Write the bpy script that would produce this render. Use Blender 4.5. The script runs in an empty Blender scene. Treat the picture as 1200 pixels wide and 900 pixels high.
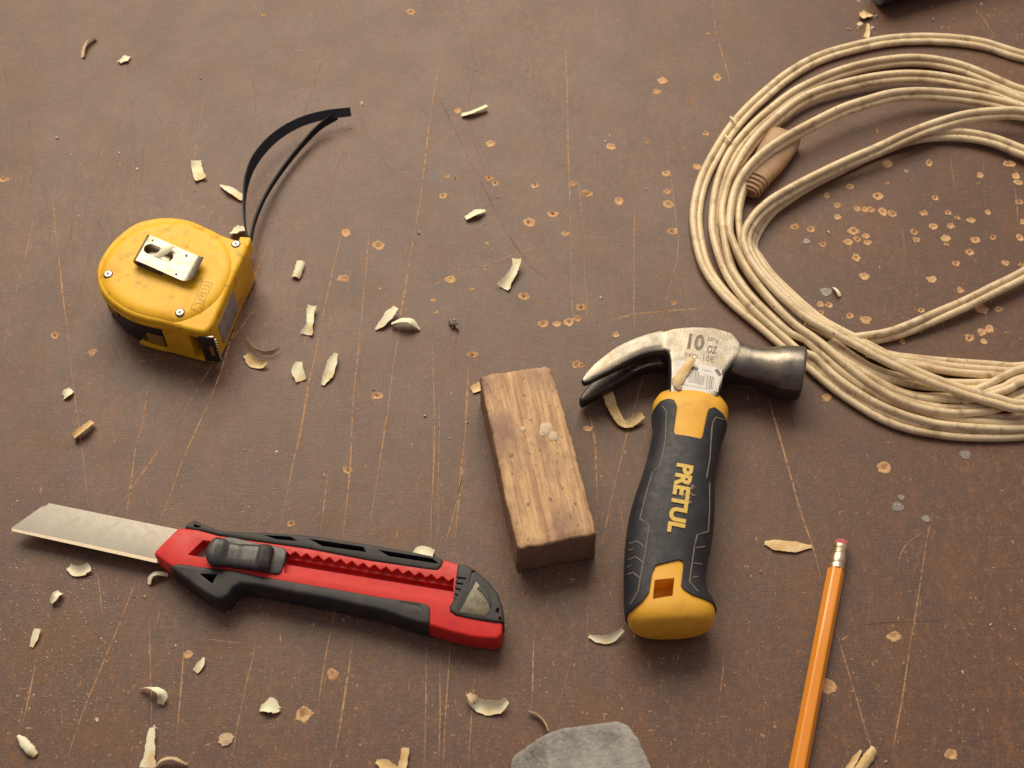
import bpy, bmesh, math, random
from mathutils import Vector, Matrix, Euler
from mathutils.bvhtree import BVHTree
from mathutils.geometry import delaunay_2d_cdt
from mathutils import noise as mnoise

R = math.radians
rnd = random.Random(7)
scene = bpy.context.scene
col = scene.collection

# ------------------------------------------------------------------ camera
PITCH, DIST, F = 57.0, 0.710, 1667.0
CAMH, CAMB = DIST*math.sin(R(PITCH)), DIST*math.cos(R(PITCH))
cam_d = bpy.data.cameras.new('camera')
cam = bpy.data.objects.new('camera', cam_d); col.objects.link(cam)
cam.location = (0, -CAMB, CAMH); cam.rotation_euler = (R(90-PITCH), 0, 0)
cam_d.sensor_width = 36; cam_d.lens = F*36/1200
cam_d.clip_start = 0.01; cam_d.clip_end = 50
cam_d.dof.use_dof = True; cam_d.dof.focus_distance = 0.69; cam_d.dof.aperture_fstop = 16
scene.camera = cam

# ------------------------------------------------------------------ light
world = bpy.data.worlds.new('World'); scene.world = world; world.use_nodes = True
wn, wl = world.node_tree.nodes, world.node_tree.links
bg = wn['Background']; bg.inputs[1].default_value = 1.0
wtc = wn.new('ShaderNodeTexCoord'); wsp = wn.new('ShaderNodeSeparateXYZ'); wl.new(wtc.outputs['Generated'], wsp.inputs[0])
wma = wn.new('ShaderNodeMath'); wma.operation = 'MULTIPLY_ADD'; wma.inputs[1].default_value = .62; wma.inputs[2].default_value = .12
wl.new(wsp.outputs[1], wma.inputs[0])
wmb = wn.new('ShaderNodeMath'); wmb.operation = 'MULTIPLY_ADD'; wmb.inputs[1].default_value = .55; wl.new(wsp.outputs[2], wmb.inputs[0]); wl.new(wma.outputs[0], wmb.inputs[2])
wr = wn.new('ShaderNodeValToRGB'); wl.new(wmb.outputs[0], wr.inputs[0])
wr.color_ramp.elements[0].position = 0; wr.color_ramp.elements[0].color = (.155, .13, .15, 1)
wr.color_ramp.elements[1].position = 1; wr.color_ramp.elements[1].color = (.58, .515, .50, 1)
wl.new(wr.outputs[0], bg.inputs[0])

def area(name, loc, target, sx, sy, power, color):
    l = bpy.data.lights.new(name, 'AREA'); l.shape = 'RECTANGLE'; l.size = sx; l.size_y = sy
    l.energy = power; l.color = color
    o = bpy.data.objects.new(name, l); col.objects.link(o); o.location = loc
    o.rotation_euler = (Vector(target)-Vector(loc)).to_track_quat('-Z', 'Y').to_euler()
    return o
area('window_light', (-0.28, 1.15, 1.28), (-0.02, 0.0, 0), 1.5, 1.05, 36.5, (1.0, 0.875, 0.68))
vs = scene.view_settings
vs.view_transform = 'Standard'; vs.look = 'None'; vs.gamma = 1; vs.exposure = 0.0
vs.use_curve_mapping = False
scene.render.film_transparent = False

# ------------------------------------------------------------------ pixel <-> place
def W(px, py, z=0.0):
    """point (mm) at height z seen in the photograph at px,py (1200x900)"""
    x, y = (px-600)/F, -(py-450)/F
    c, s = math.cos(R(90-PITCH)), math.sin(R(90-PITCH))
    d = Vector((x, y*c+s, y*s-c))
    t = (z-CAMH*1000)/d.z
    return Vector((d.x*t, -CAMB*1000+d.y*t, z))

# ------------------------------------------------------------------ materials
def mat(name, base, rough=0.5, metal=0.0, layers=(), bump=0.0, bscale=2.0, bstretch=(1,1,1), coat=0.0, spec=0.5,
        rvar=0.0, rscale=1.0, bevel=0.0, sss=0.0):
    """layers: (colour, scale per mm, lo, hi, stretch, detail)"""
    m = bpy.data.materials.new(name); m.use_nodes = True
    nt = m.node_tree; N, L = nt.nodes, nt.links
    b = N['Principled BSDF']
    b.inputs['Roughness'].default_value = rough; b.inputs['Metallic'].default_value = metal
    b.inputs['Coat Weight'].default_value = coat; b.inputs['Specular IOR Level'].default_value = spec
    if sss:
        b.inputs['Subsurface Weight'].default_value = sss; b.inputs['Subsurface Scale'].default_value = 0.001
    tc = N.new('ShaderNodeTexCoord')
    mp = N.new('ShaderNodeMapping'); mp.inputs['Scale'].default_value = (1000,)*3
    L.new(tc.outputs['Object'], mp.inputs[0])
    def coords(st):
        q = N.new('ShaderNodeMapping'); q.inputs['Scale'].default_value = st
        L.new(mp.outputs[0], q.inputs[0]); return q.outputs[0]
    cur = None
    prev = (*base, 1)
    for i, ly in enumerate(layers):
        c, sc, lo, hi = ly[:4]
        st = ly[4] if len(ly) > 4 else (1,1,1); det = ly[5] if len(ly) > 5 else 4
        n = N.new('ShaderNodeTexNoise'); n.inputs['Scale'].default_value = sc; n.inputs['Detail'].default_value = det
        n.inputs['Roughness'].default_value = 0.6
        q = N.new('ShaderNodeMapping'); q.inputs['Scale'].default_value = st; q.inputs['Location'].default_value = (i*13.7, i*7.1, i*3.3)
        L.new(mp.outputs[0], q.inputs[0]); L.new(q.outputs[0], n.inputs['Vector'])
        r = N.new('ShaderNodeMapRange'); r.inputs[1].default_value = lo; r.inputs[2].default_value = hi
        L.new(n.outputs[0], r.inputs[0])
        mx = N.new('ShaderNodeMix'); mx.data_type = 'RGBA'
        L.new(r.outputs[0], mx.inputs[0])
        if cur is None: mx.inputs[6].default_value = prev
        else: L.new(cur, mx.inputs[6])
        mx.inputs[7].default_value = (*c, 1)
        cur = mx.outputs[2]
    if cur is None: b.inputs['Base Color'].default_value = prev
    else: L.new(cur, b.inputs['Base Color'])
    if rvar:
        n = N.new('ShaderNodeTexNoise'); n.inputs['Scale'].default_value = rscale; n.inputs['Detail'].default_value = 5
        L.new(mp.outputs[0], n.inputs['Vector'])
        r = N.new('ShaderNodeMapRange'); r.inputs[1].default_value = .3; r.inputs[2].default_value = .7
        r.inputs[3].default_value = max(0, rough-rvar); r.inputs[4].default_value = min(1, rough+rvar)
        L.new(n.outputs[0], r.inputs[0]); L.new(r.outputs[0], b.inputs['Roughness'])
    nrm = None
    if bevel:
        bv = N.new('ShaderNodeBevel'); bv.samples = 4; bv.inputs[0].default_value = bevel*0.001; nrm = bv.outputs[0]
    if bump:
        n = N.new('ShaderNodeTexNoise'); n.inputs['Scale'].default_value = bscale; n.inputs['Detail'].default_value = 5
        L.new(coords(bstretch), n.inputs['Vector'])
        bp = N.new('ShaderNodeBump'); bp.inputs['Strength'].default_value = 1.0; bp.inputs['Distance'].default_value = bump*0.001
        L.new(n.outputs[0], bp.inputs['Height'])
        if nrm: L.new(nrm, bp.inputs['Normal'])
        nrm = bp.outputs[0]
    if nrm: L.new(nrm, b.inputs['Normal'])
    return m

def see_through(m, scale, lo, hi, amount=1.0, stretch=(1,1,1)):
    """worn-away coverage: noise cuts gaps into a thin surface mark"""
    nt = m.node_tree; N, L = nt.nodes, nt.links
    tc = N.new('ShaderNodeTexCoord'); mp = N.new('ShaderNodeMapping')
    mp.inputs['Scale'].default_value = tuple(1000*s for s in stretch); L.new(tc.outputs['Object'], mp.inputs[0])
    n = N.new('ShaderNodeTexNoise'); n.inputs['Scale'].default_value = scale; n.inputs['Detail'].default_value = 4
    L.new(mp.outputs[0], n.inputs['Vector'])
    r = N.new('ShaderNodeMapRange'); r.inputs[1].default_value = lo; r.inputs[2].default_value = hi; r.inputs[4].default_value = amount
    L.new(n.outputs[0], r.inputs[0]); L.new(r.outputs[0], N['Principled BSDF'].inputs['Alpha'])

def table_material():
    m = bpy.data.materials.new('worn_phenolic_board'); m.use_nodes = True
    nt = m.node_tree; N, L = nt.nodes, nt.links; b = N['Principled BSDF']
    tc = N.new('ShaderNodeTexCoord'); mp = N.new('ShaderNodeMapping'); mp.inputs['Scale'].default_value = (1000,)*3
    L.new(tc.outputs['Object'], mp.inputs[0])
    def noise(sc, lo, hi, st=(1,1,1), det=5, loc=(0,0,0), rgh=.6, out=(0,1), dist=0):
        q = N.new('ShaderNodeMapping'); q.inputs['Scale'].default_value = st; q.inputs['Location'].default_value = loc
        L.new(mp.outputs[0], q.inputs[0])
        n = N.new('ShaderNodeTexNoise'); n.inputs['Scale'].default_value = sc; n.inputs['Detail'].default_value = det
        n.inputs['Roughness'].default_value = rgh; n.inputs['Distortion'].default_value = dist
        L.new(q.outputs[0], n.inputs['Vector'])
        r = N.new('ShaderNodeMapRange'); r.inputs[1].default_value = lo; r.inputs[2].default_value = hi
        r.inputs[3].default_value = out[0]; r.inputs[4].default_value = out[1]
        L.new(n.outputs[0], r.inputs[0]); return r.outputs[0]
    def math_(op, a, c):
        k = N.new('ShaderNodeMath'); k.operation = op
        for i, v in enumerate((a, c)):
            if isinstance(v, (int, float)): k.inputs[i].default_value = v
            else: L.new(v, k.inputs[i])
        return k.outputs[0]
    def mix(fac, a, c):
        k = N.new('ShaderNodeMix'); k.data_type = 'RGBA'
        if isinstance(fac, float): k.inputs[0].default_value = fac
        else: L.new(fac, k.inputs[0])
        if isinstance(a, tuple): k.inputs[6].default_value = (*a, 1)
        else: L.new(a, k.inputs[6])
        if isinstance(c, tuple): k.inputs[7].default_value = (*c, 1)
        else: L.new(c, k.inputs[7])
        return k.outputs[2]
    # base film, slow mottling
    c = mix(noise(.012, .35, .65, det=6), (.114, .047, .022), (.142, .059, .025))
    c = mix(noise(.05, .4, .72, st=(1, .5, 1), det=8, rgh=.7, loc=(40, 3, 0)), c, (.078, .043, .031))
    # rubbed, orange-brown wear: one broad mask times a ragged fine one
    spy = N.new('ShaderNodeSeparateXYZ'); L.new(mp.outputs[0], spy.inputs[0])
    near = N.new('ShaderNodeMapRange'); near.inputs[1].default_value = 60; near.inputs[2].default_value = -170; L.new(spy.outputs[1], near.inputs[0])
    broad = math_('MAXIMUM', noise(.006, .44, .62, loc=(7, 31, 0), det=3), math_('MULTIPLY', near.outputs[0], .85))
    c = mix(math_('MULTIPLY', noise(.09, .46, .66, st=(1, .6, 1), det=8, rgh=.72, loc=(61, 17, 0)), .38), c, (.056, .034, .030))
    c = mix(math_('MULTIPLY', noise(.5, .50, .70, st=(.3, 1.6, 1), det=6, rgh=.7, loc=(21, 77, 0)), .30), c, (.205, .135, .095))
    fine = noise(.30, .50, .72, st=(1, .5, 1), det=10, rgh=.80, loc=(5, 9, 0))
    c = mix(math_('MULTIPLY', math_('MULTIPLY', broad, fine), .95), c, (.300, .128, .045))
    c = mix(math_('MULTIPLY', noise(.35, .57, .70, st=(.35, 1.4, 1), det=8, loc=(90, 9, 0), rgh=.7), .45), c, (.235, .125, .065))
    # wire-mesh print of the film
    wv = []
    for ax in (0, 1):
        sp = N.new('ShaderNodeSeparateXYZ'); L.new(mp.outputs[0], sp.inputs[0])
        s = math_('SINE', math_('MULTIPLY', sp.outputs[ax], 2*math.pi/1.15), 0.0)
        wv.append(s)
    weave = math_('ADD', wv[0], wv[1])
    wf = math_('MULTIPLY', math_('ADD', weave, 2.0), .07)
    c = mix(wf, c, (.19, .13, .10))
    # dust grain
    c = mix(math_('MULTIPLY', noise(1.1, .60, .70, det=3, loc=(3, 3, 3)), .45), c, (.33, .22, .14))
    c = mix(math_('MULTIPLY', noise(2.4, .60, .70, det=2, loc=(13, 3, 3)), .5), c, (.40, .30, .22))
    c = mix(math_('MULTIPLY', noise(1.6, .62, .74, det=2, loc=(53, 3, 3)), .5), c, (.035, .024, .022))
    L.new(c, b.inputs['Base Color'])
    L.new(noise(.03, .3, .7, det=7, out=(.42, .50)), b.inputs['Roughness'])
    b.inputs['Specular IOR Level'].default_value = .40
    h = math_('ADD', math_('MULTIPLY', weave, .015), math_('MULTIPLY', noise(.8, 0, 1, det=6), .35))
    bp = N.new('ShaderNodeBump'); bp.inputs['Strength'].default_value = .8; bp.inputs['Distance'].default_value = .0003
    L.new(h, bp.inputs['Height']); L.new(bp.outputs[0], b.inputs['Normal'])
    return m

M = {}
M['table'] = table_material()
M['raw'] = mat('exposed_plywood', (.60, .36, .175), .85, layers=[((.40, .21, .095), .10, .46, .62), ((.72, .49, .27), .8, .50, .72)], bump=.3, bscale=1.6)
M['scr'] = mat('scratched_wood', (.46, .26, .13), .9, layers=[((.58, .37, .21), .5, .45, .65)])
see_through(M['scr'], .35, .30, .52, .9)
M['scrf'] = mat('faint_scratch', (.33, .19, .11), .9); see_through(M['scrf'], .25, .36, .62, .75)
M['scrf2'] = mat('torn_film_speck', (.30, .165, .085), .9, layers=[((.44, .27, .15), .05, .5, .6)])
M['scrd'] = mat('dark_scratch', (.05, .033, .03), .7); see_through(M['scrd'], .2, .35, .6, .28)
M['worn'] = mat('worn_patch_wood', (.34, .17, .08), .9, layers=[((.46, .27, .14), .8, .45, .65)])
see_through(M['worn'], 1.3, .46, .70, .6)
M['grey_spot'] = mat('grey_metal_spot', (.30, .27, .24), .5, .3, layers=[((.18, .15, .12), .8, .4, .6)], bump=.1)
M['dust'] = mat('sawdust_crumb', (.66, .56, .43), .9, layers=[((.42, .30, .19), .05, .45, .55)])
M['shave'] = mat('pale_wood_shaving', (.92, .82, .58), .7, layers=[((.76, .54, .26), .07, .50, .68), ((.60, .42, .22), .7, .70, .85, (1, 1, 1), 6)], bump=.12, bscale=1.2, bstretch=(1, .3, 1), sss=.25)
M['shave_d'] = mat('tan_wood_shaving', (.62, .46, .27), .75, layers=[((.38, .25, .14), .25, .45, .7)], bump=.12, bscale=1.2)
M['shave_y'] = mat('golden_wood_shaving', (.72, .49, .21), .75, layers=[((.84, .66, .36), .12, .45, .62), ((.46, .29, .14), 1.0, .6, .75)], bump=.12, bscale=1.2)
M['yellow'] = mat('yellow_tape_plastic', (.88, .50, .022), .40, spec=.32, layers=[((.66, .30, .01), .04, .50, .8), ((.40, .20, .04), .16, .56, .74, (1,1,1), 9), ((.22, .11, .04), .8, .64, .74, (1,1,1), 5)], bump=.05, bscale=3, rvar=.08, rscale=.2, bevel=.5)
M['yhandle'] = mat('yellow_handle_plastic', (.80, .42, .03), .5, layers=[((.55, .22, .02), .09, .50, .78), ((.34, .13, .02), .5, .66, .8, (1,1,1), 7)], bump=.1, bscale=1.5, bevel=.5)
M['yletter'] = mat('yellow_letter_rubber', (.72, .50, .10), .6, layers=[((.50, .32, .12), .8, .5, .75)], bump=.1)
M['rubber'] = mat('black_grip_rubber', (.020, .021, .026), .50, spec=.4, layers=[((.045, .042, .042), .12, .5, .8), ((.10, .085, .07), 1.1, .66, .8)], bump=.12, bscale=2.2, rvar=.1, rscale=.3, bevel=.6)
M['groove'] = mat('dusty_groove', (.23, .18, .14), .85, layers=[((.07, .06, .055), .5, .5, .7)])
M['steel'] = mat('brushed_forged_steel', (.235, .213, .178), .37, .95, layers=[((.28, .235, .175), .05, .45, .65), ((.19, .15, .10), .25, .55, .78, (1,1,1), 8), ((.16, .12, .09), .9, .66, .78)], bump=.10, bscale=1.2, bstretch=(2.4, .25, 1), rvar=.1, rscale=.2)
M['steel_dark'] = mat('dark_steel', (.055, .045, .04), .38, .5, layers=[((.20, .15, .10), .5, .60, .8, (1,1,1), 7)], bump=.1, bscale=1)
M['print'] = mat('grey_print', (.20, .165, .12), .6, layers=[((.34, .29, .22), .8, .5, .7)])
M['sticker'] = mat('white_sticker', (.78, .74, .68), .55, layers=[((.60, .52, .40), .2, .5, .75)])
M['ink'] = mat('sticker_ink', (.22, .17, .14), .6)
M['red'] = mat('red_knife_plastic', (.64, .026, .020), .42, spec=.32, layers=[((.50, .020, .02), .08, .5, .75), ((.62, .16, .10), .9, .64, .76), ((.20, .03, .02), .35, .66, .76, (.3,1.5,1), 8)], bump=.05, bscale=2.5, rvar=.08, rscale=.2, bevel=.4)
M['black'] = mat('black_knife_rubber', (.027, .025, .024), .52, spec=.4, layers=[((.060, .053, .046), .10, .48, .75), ((.16, .13, .10), 1.4, .70, .8)], bump=.08, bscale=2.5, bevel=.5)
M['slider'] = mat('grey_slider_plastic', (.034, .031, .030), .32, layers=[((.075, .066, .056), .12, .45, .7)], bump=.05, rvar=.08, rscale=.3, bevel=.4)
M['smoke'] = mat('smoky_insert', (.17, .145, .085), .35, .2, layers=[((.10, .09, .06), .25, .45, .6)])
M['blade'] = mat('dull_blade_steel', (.42, .385, .32), .55, .35, layers=[((.39, .355, .295), .06, .4, .65), ((.30, .26, .2), .8, .64, .74)], rvar=.04, rscale=.3)
M['edge'] = mat('ground_blade_edge', (.50, .42, .30), .5, .6)
M['chrome'] = mat('scuffed_nickel', (.30, .27, .22), .34, .9, layers=[((.26, .20, .13), .12, .52, .66), ((.36, .24, .12), .5, .62, .72)], bump=.04, bscale=1, rvar=.08, rscale=.3)
M['screw'] = mat('screw_steel', (.60, .55, .48), .35, 1.0)
M['screwdark'] = mat('screw_recess', (.04, .03, .03), .7)
M['gap'] = mat('black_tape_case', (.018, .016, .020), .35, bump=.05)
M['label'] = mat('grey_side_label', (.36, .31, .27), .5, layers=[((.24, .21, .19), .2, .45, .65, (1, 1, 3))])
M['tape'] = mat('tape_blade_yellow', (.34, .17, .03), .45)
M['strap'] = mat('black_strap', (.012, .012, .018), .6, spec=.3, bump=.05, bscale=3)
M['orange'] = mat('orange_pencil_lacquer', (.80, .285, .022), .28, layers=[((.60, .20, .02), .3, .66, .8), ((.25, .12, .05), 1.2, .74, .8)], coat=.4, rvar=.06, rscale=.3)
M['ferrule'] = mat('brass_ferrule', (.72, .60, .42), .33, 1.0, layers=[((.50, .36, .18), .5, .5, .7)], bump=.08)
M['eraser'] = mat('pink_eraser', (.50, .13, .13), .8, layers=[((.30, .08, .08), .8, .5, .7)])
M['pwood'] = mat('cedar', (.62, .42, .25), .7); M['lead'] = mat('graphite', (.05, .05, .05), .4, .3)
M['cord'] = mat('dirty_beige_cord', (.80, .64, .39), .36, layers=[((.58, .42, .24), .04, .46, .68, (1,1,1), 6), ((.82, .69, .46), .08, .52, .72), ((.13, .085, .05), .8, .605, .70, (1,1,1), 7), ((.34, .215, .11), .11, .53, .74, (1,1,1), 9)], bump=.04, bscale=1.5)
M['plug'] = mat('tan_plug_rubber', (.43, .26, .135), .5, layers=[((.30, .175, .09), .1, .45, .7)], bump=.08)
M['stone'] = mat('grey_whetstone', (.36, .34, .30), .75, layers=[((.17, .16, .15), .08, .42, .66, (1,1,1), 8), ((.37, .35, .31), .5, .54, .72, (1,1,1), 7), ((.10, .09, .085), .9, .70, .76)], bump=.5, bscale=.7)
M['debris'] = mat('grey_debris', (.22, .16, .12), .9, layers=[((.40, .32, .25), .8, .45, .6)], bump=.5, bscale=2)
M['tube'] = mat('black_painted_tube', (.028, .028, .034), .45, bump=.05)
M['glue'] = mat('dried_glue', (.62, .48, .33), .6, layers=[((.60, .44, .28), .5, .4, .65)], bump=.3, bscale=1.2)
# wood block: streaks run along local Y
M['block'] = mat('worn_block_wood', (.66, .415, .19), .6, layers=[
    ((.40, .21, .10), .5, .42, .62, (1, .06, 1), 6),
    ((.66, .44, .23), .9, .52, .70, (1, .05, 1), 6),
    ((.31, .175, .11), .055, .42, .62, (1, .6, 1), 9),
    ((.22, .12, .08), .9, .56, .74, (1, .30, 1), 8),
    ((.10, .065, .06), .22, .62, .72)], bump=.5, bscale=1.0, bstretch=(1, .09, 1), bevel=.8)
M['block_side'] = mat('shaded_side_grain', (.30, .17, .10), .8, layers=[((.17, .095, .058), .7, .42, .65, (.3, .3, 1.6), 7)], bump=.6, bscale=1.1)

# ------------------------------------------------------------------ object helpers
def empty(name, loc_mm, label, cat, group=None, rot=0):
    o = bpy.data.objects.new(name, None); col.objects.link(o)
    o.location = Vector(loc_mm)*.001; o.rotation_euler = (0, 0, rot)
    o.empty_display_size = .01
    tag(o, label, cat, group); return o
def tag(o, label, cat, group=None, kind=None):
    if label: o['label'] = label
    if cat: o['category'] = cat
    if group: o['group'] = group
    if kind: o['kind'] = kind
    return o
def world_of(o):
    m = Matrix.Identity(4)
    while o is not None:
        m = (Matrix.Translation(o.location) @ o.rotation_euler.to_matrix().to_4x4()) @ m
        o = o.parent
    return m
def obj(name, verts, faces, m, parent=None, smooth=40, loc=None, rot=0):
    """verts in world mm; stored relative to the parent's base (or to loc)"""
    me = bpy.data.meshes.new(name)
    if parent is not None: inv = world_of(parent).inverted()
    else:
        loc = Vector(loc if loc is not None else (0, 0, 0))*.001
        inv = (Matrix.Translation(loc) @ Matrix.Rotation(rot, 4, 'Z')).inverted()
    me.from_pydata([inv @ (Vector(v)*.001) for v in verts], [], faces)
    me.validate(); 
    bm = bmesh.new(); bm.from_mesh(me); bmesh.ops.recalc_face_normals(bm, faces=bm.faces); bm.to_mesh(me); bm.free()
    for p in me.polygons: p.use_smooth = True
    me.set_sharp_from_angle(angle=R(smooth))
    me.materials.append(m)
    o = bpy.data.objects.new(name, me); col.objects.link(o)
    if parent is not None: o.parent = parent
    else: o.location = loc; o.rotation_euler = (0, 0, rot)
    return o
def bevel(o, w, seg=3, ang=30):
    b = o.modifiers.new('bevel', 'BEVEL'); b.width = w*.001; b.segments = seg; b.limit_method = 'ANGLE'; b.angle_limit = R(ang)
    b.harden_normals = False
    return bake(o)
def bake(o, smooth=42):
    bpy.context.view_layer.update()
    dg = bpy.context.evaluated_depsgraph_get()
    me = bpy.data.meshes.new_from_object(o.evaluated_get(dg))
    old = o.data; o.modifiers.clear(); o.data = me
    for p in me.polygons: p.use_smooth = True
    me.set_sharp_from_angle(angle=R(smooth))
    me.name = old.name
    return o
def cut(o, cutters, op='DIFFERENCE', smooth=42):
    for c in cutters:
        b = o.modifiers.new('cut', 'BOOLEAN'); b.operation = op; b.object = c; b.solver = 'EXACT'
    bake(o, smooth)
    for c in cutters: bpy.data.objects.remove(c)
    return o
def cr(pts, step=3.0, closed=False):
    """Catmull-Rom through points (any dimension as Vector)"""
    P = [Vector(p) for p in pts]; n = len(P); out = []
    segs = n if closed else n-1
    for i in range(segs):
        if closed: p0, p1, p2, p3 = P[i-1], P[i], P[(i+1) % n], P[(i+2) % n]
        else:
            p1, p2 = P[i], P[i+1]
            p0 = P[i-1] if i > 0 else p1*2-p2
            p3 = P[i+2] if i+2 < n else p2*2-p1
        k = max(1, int((p2-p1).length/step))
        for j in range(k):
            t = j/k
            out.append(.5*((2*p1)+(-p0+p2)*t+(2*p0-5*p1+4*p2-p3)*t*t+(-p0+3*p1-3*p2+p3)*t**3))
    if not closed: out.append(P[-1])
    return out
def prism(name, pts, z0, z1, m, parent=None, bev=0, seg=3, **k):
    """closed outline (world mm, xy) extruded from z0 to z1"""
    n = len(pts)
    v = [(p[0], p[1], z0) for p in pts]+[(p[0], p[1], z1) for p in pts]
    f = [tuple(range(n))[::-1], tuple(range(n, 2*n))]+[(i, (i+1) % n, n+(i+1) % n, n+i) for i in range(n)]
    o = obj(name, v, f, m, parent, **k)
    if bev: bevel(o, bev, seg)
    return o
def pxpoly(pts, z, smooth=0):
    w = [W(x, y, z) for x, y in pts]
    if smooth: w = cr(w, smooth, closed=True)
    return w
def tmp(pts, z0, z1):
    return prism('cutter', pts, z0, z1, M['black'])
def loft_vf(rings, cap=True):
    n = len(rings[0]); v = [p for r in rings for p in r]; f = []
    for i in range(len(rings)-1):
        for j in range(n):
            f.append((i*n+j, i*n+(j+1) % n, (i+1)*n+(j+1) % n, (i+1)*n+j))
    if cap:
        f.append(tuple(range(n))[::-1]); f.append(tuple(range((len(rings)-1)*n, len(rings)*n)))
    return v, f
def tube_vf(path, rad, n=10):
    rings = []; up = Vector((0, 0, 1))
    for i, p in enumerate(path):
        t = (path[min(i+1, len(path)-1)]-path[max(i-1, 0)]).normalized()
        s = t.cross(up).normalized(); u = s.cross(t)
        r = rad[i] if isinstance(rad, (list, tuple)) else rad
        rings.append([p+(s*math.cos(a)+u*math.sin(a))*r for a in [2*math.pi*j/n for j in range(n)]])
    return loft_vf(rings)
def merge(parts):
    V, Fc = [], []
    for v, f in parts:
        o = len(V); V += list(v); Fc += [tuple(i+o for i in g) for g in f]
    return V, Fc
def interp(tab, t):
    if t <= tab[0][0]: return tab[0][1]
    for (a, x), (b, y) in zip(tab, tab[1:]):
        if t <= b: return x+(y-x)*(t-a)/(b-a)
    return tab[-1][1]
def ribbon_vf(pts, widths, rolls, thick=.4, cup=0.0, na=5, step=1.2, ragged=0.0, seed=0):
    """pts world mm; widths mm; rolls deg (0 flat, 90 on edge) per control point"""
    r_ = random.Random(seed)
    ctl = [Vector((p[0], p[1], p[2])) for p in pts]
    path = []; ww = []; rr = []
    for i in range(len(ctl)-1):
        k = max(2, int((ctl[i+1]-ctl[i]).length/step))
        seg = cr([ctl[max(i-1,0)] if i > 0 else ctl[i]*2-ctl[i+1], ctl[i], ctl[i+1], ctl[i+2] if i+2 < len(ctl) else ctl[i+1]*2-ctl[i]], 1e9)
        p0 = ctl[i-1] if i > 0 else ctl[i]*2-ctl[i+1]; p1 = ctl[i]; p2 = ctl[i+1]
        p3 = ctl[i+2] if i+2 < len(ctl) else p2*2-p1
        for j in range(k+(i == len(ctl)-2)):
            t = j/k
            path.append(.5*((2*p1)+(-p0+p2)*t+(2*p0-5*p1+4*p2-p3)*t*t+(-p0+3*p1-3*p2+p3)*t**3))
            ts = t*t*(3-2*t)
            ww.append(widths[i]*(1-ts)+widths[i+1]*ts); rr.append(rolls[i]*(1-ts)+rolls[i+1]*ts)
    top, bot = [], []; up = Vector((0, 0, 1))
    for i, p in enumerate(path):
        t = (path[min(i+1, len(path)-1)]-path[max(i-1, 0)])
        if t.length < 1e-6: t = Vector((1, 0, 0))
        t.normalize()
        s = t.cross(up)
        if s.length < .1: s = Vector((1, 0, 0))
        s.normalize(); u = s.cross(t)
        a = R(rr[i]); s2 = s*math.cos(a)+u*math.sin(a); u2 = u*math.cos(a)-s*math.sin(a)
        jl = 1+r_.uniform(-ragged, ragged); jr = 1+r_.uniform(-ragged, ragged)
        end = i in (0, len(path)-1)
        tr, br = [], []
        for j in range(na):
            q = -1+2*j/(na-1)
            off = s2*(q*ww[i]/2*(jl if q < 0 else jr))+u2*(cup*ww[i]*(q*q-.5))
            if end: off += t*r_.uniform(-ragged, ragged)*2.0
            tr.append(p+off+u2*thick/2); br.append(p+off-u2*thick/2)
        top.append(tr); bot.append(br[::-1])
    rings = [a+b for a, b in zip(top, bot)]
    return loft_vf(rings)

# ================================================================== TABLE
chips = []   # px, py, diameter px
def crop(ox, oy, k, lst):
    for t in lst:
        d = t[2] if len(t) > 2 else 36*k/3.75
        chips.append((ox+t[0]/k, oy+t[1]/k, d/k))
crop(900, 180, 3.75, [(258,185),(305,228),(305,278),(358,145),(483,187,45),(523,130,20),(525,45,50),(708,40,40),(390,240),(425,245),(455,247),
    (505,255,45),(548,263,42),(120,322),(188,332),(240,397,30),(375,338,50),(352,388,40),(392,376,36),(430,362,34),(438,390,34),(388,457,40),
    (425,540,45),(642,345,36),(653,378,34),(683,262,38),(737,195,36),(793,260,30),(832,283,28),(895,293,38),(728,320,45),(804,318,36),
    (780,372,40),(785,400,26),(912,378,42),(990,366,34),(885,433,38),(826,482,34),(1043,480,36),(720,552,42),(932,95,36),(1060,45,50),
    (1090,100,42),(1103,128,42),(1105,212,36),(1120,300,30),(1108,368,36),(1118,487,30),(965,258,30),(845,600,34),(940,682,56),(1015,682,38),
    (940,785,38),(972,770,42),(888,810,45),(948,826,30),(230,663,34),(267,665,34),(232,702,30),(360,712,34),(430,730,46),(675,690,30),
    (42,565,36),(590,825,28)])
crop(600, 0, 4, [(705,378,50),(678,430,42),(832,478,28),(963,363,48),(910,625,34),(867,782,44),(464,688,48),(637,667,22),(462,632,18),(920,158,20)])
crop(500, 90, 2.903, [(105,115,26),(217,227,34),(214,343,34),(233,362,28),(69,338,24),(100,346,16),(56,405,28),(368,369,28),(348,495,42),(430,466,34),
    (500,364,30),(545,398,36),(654,425,36),(628,238,34),(471,534,26),(815,329,32),(818,391,28),(822,434,38),(837,525,34),(802,13,34),(782,50,28),
    (80,690,36),(332,746,36),(524,784,32),(396,840,34),(443,842,28),(484,835,34),(513,823,28),(644,878,26),(30,800,16),(22,760,18),
    (152,722,16),(841,768,20),(205,565,14),(198,655,14)])
crop(250, 270, 3.913, [(608,12,48),(760,68,58),(595,222,52),(750,757,46),(765,265,16)])
crop(200, 400, 3.333, [(690,502,38),(470,712,26),(1178,50,38)])
crop(790, 280, 2.927, [(720,785,44),(523,544,30)])
crop(500, 450, 4.615, [(872,243,40)])
crop(880, 600, 3, [(502,438,38),(272,612,50),(705,852,36)])
crop(0, 200, 3.6, [(390,768,38)])
crop(300, 0, 4, [(725,57,46),(35,68,24)])
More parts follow.
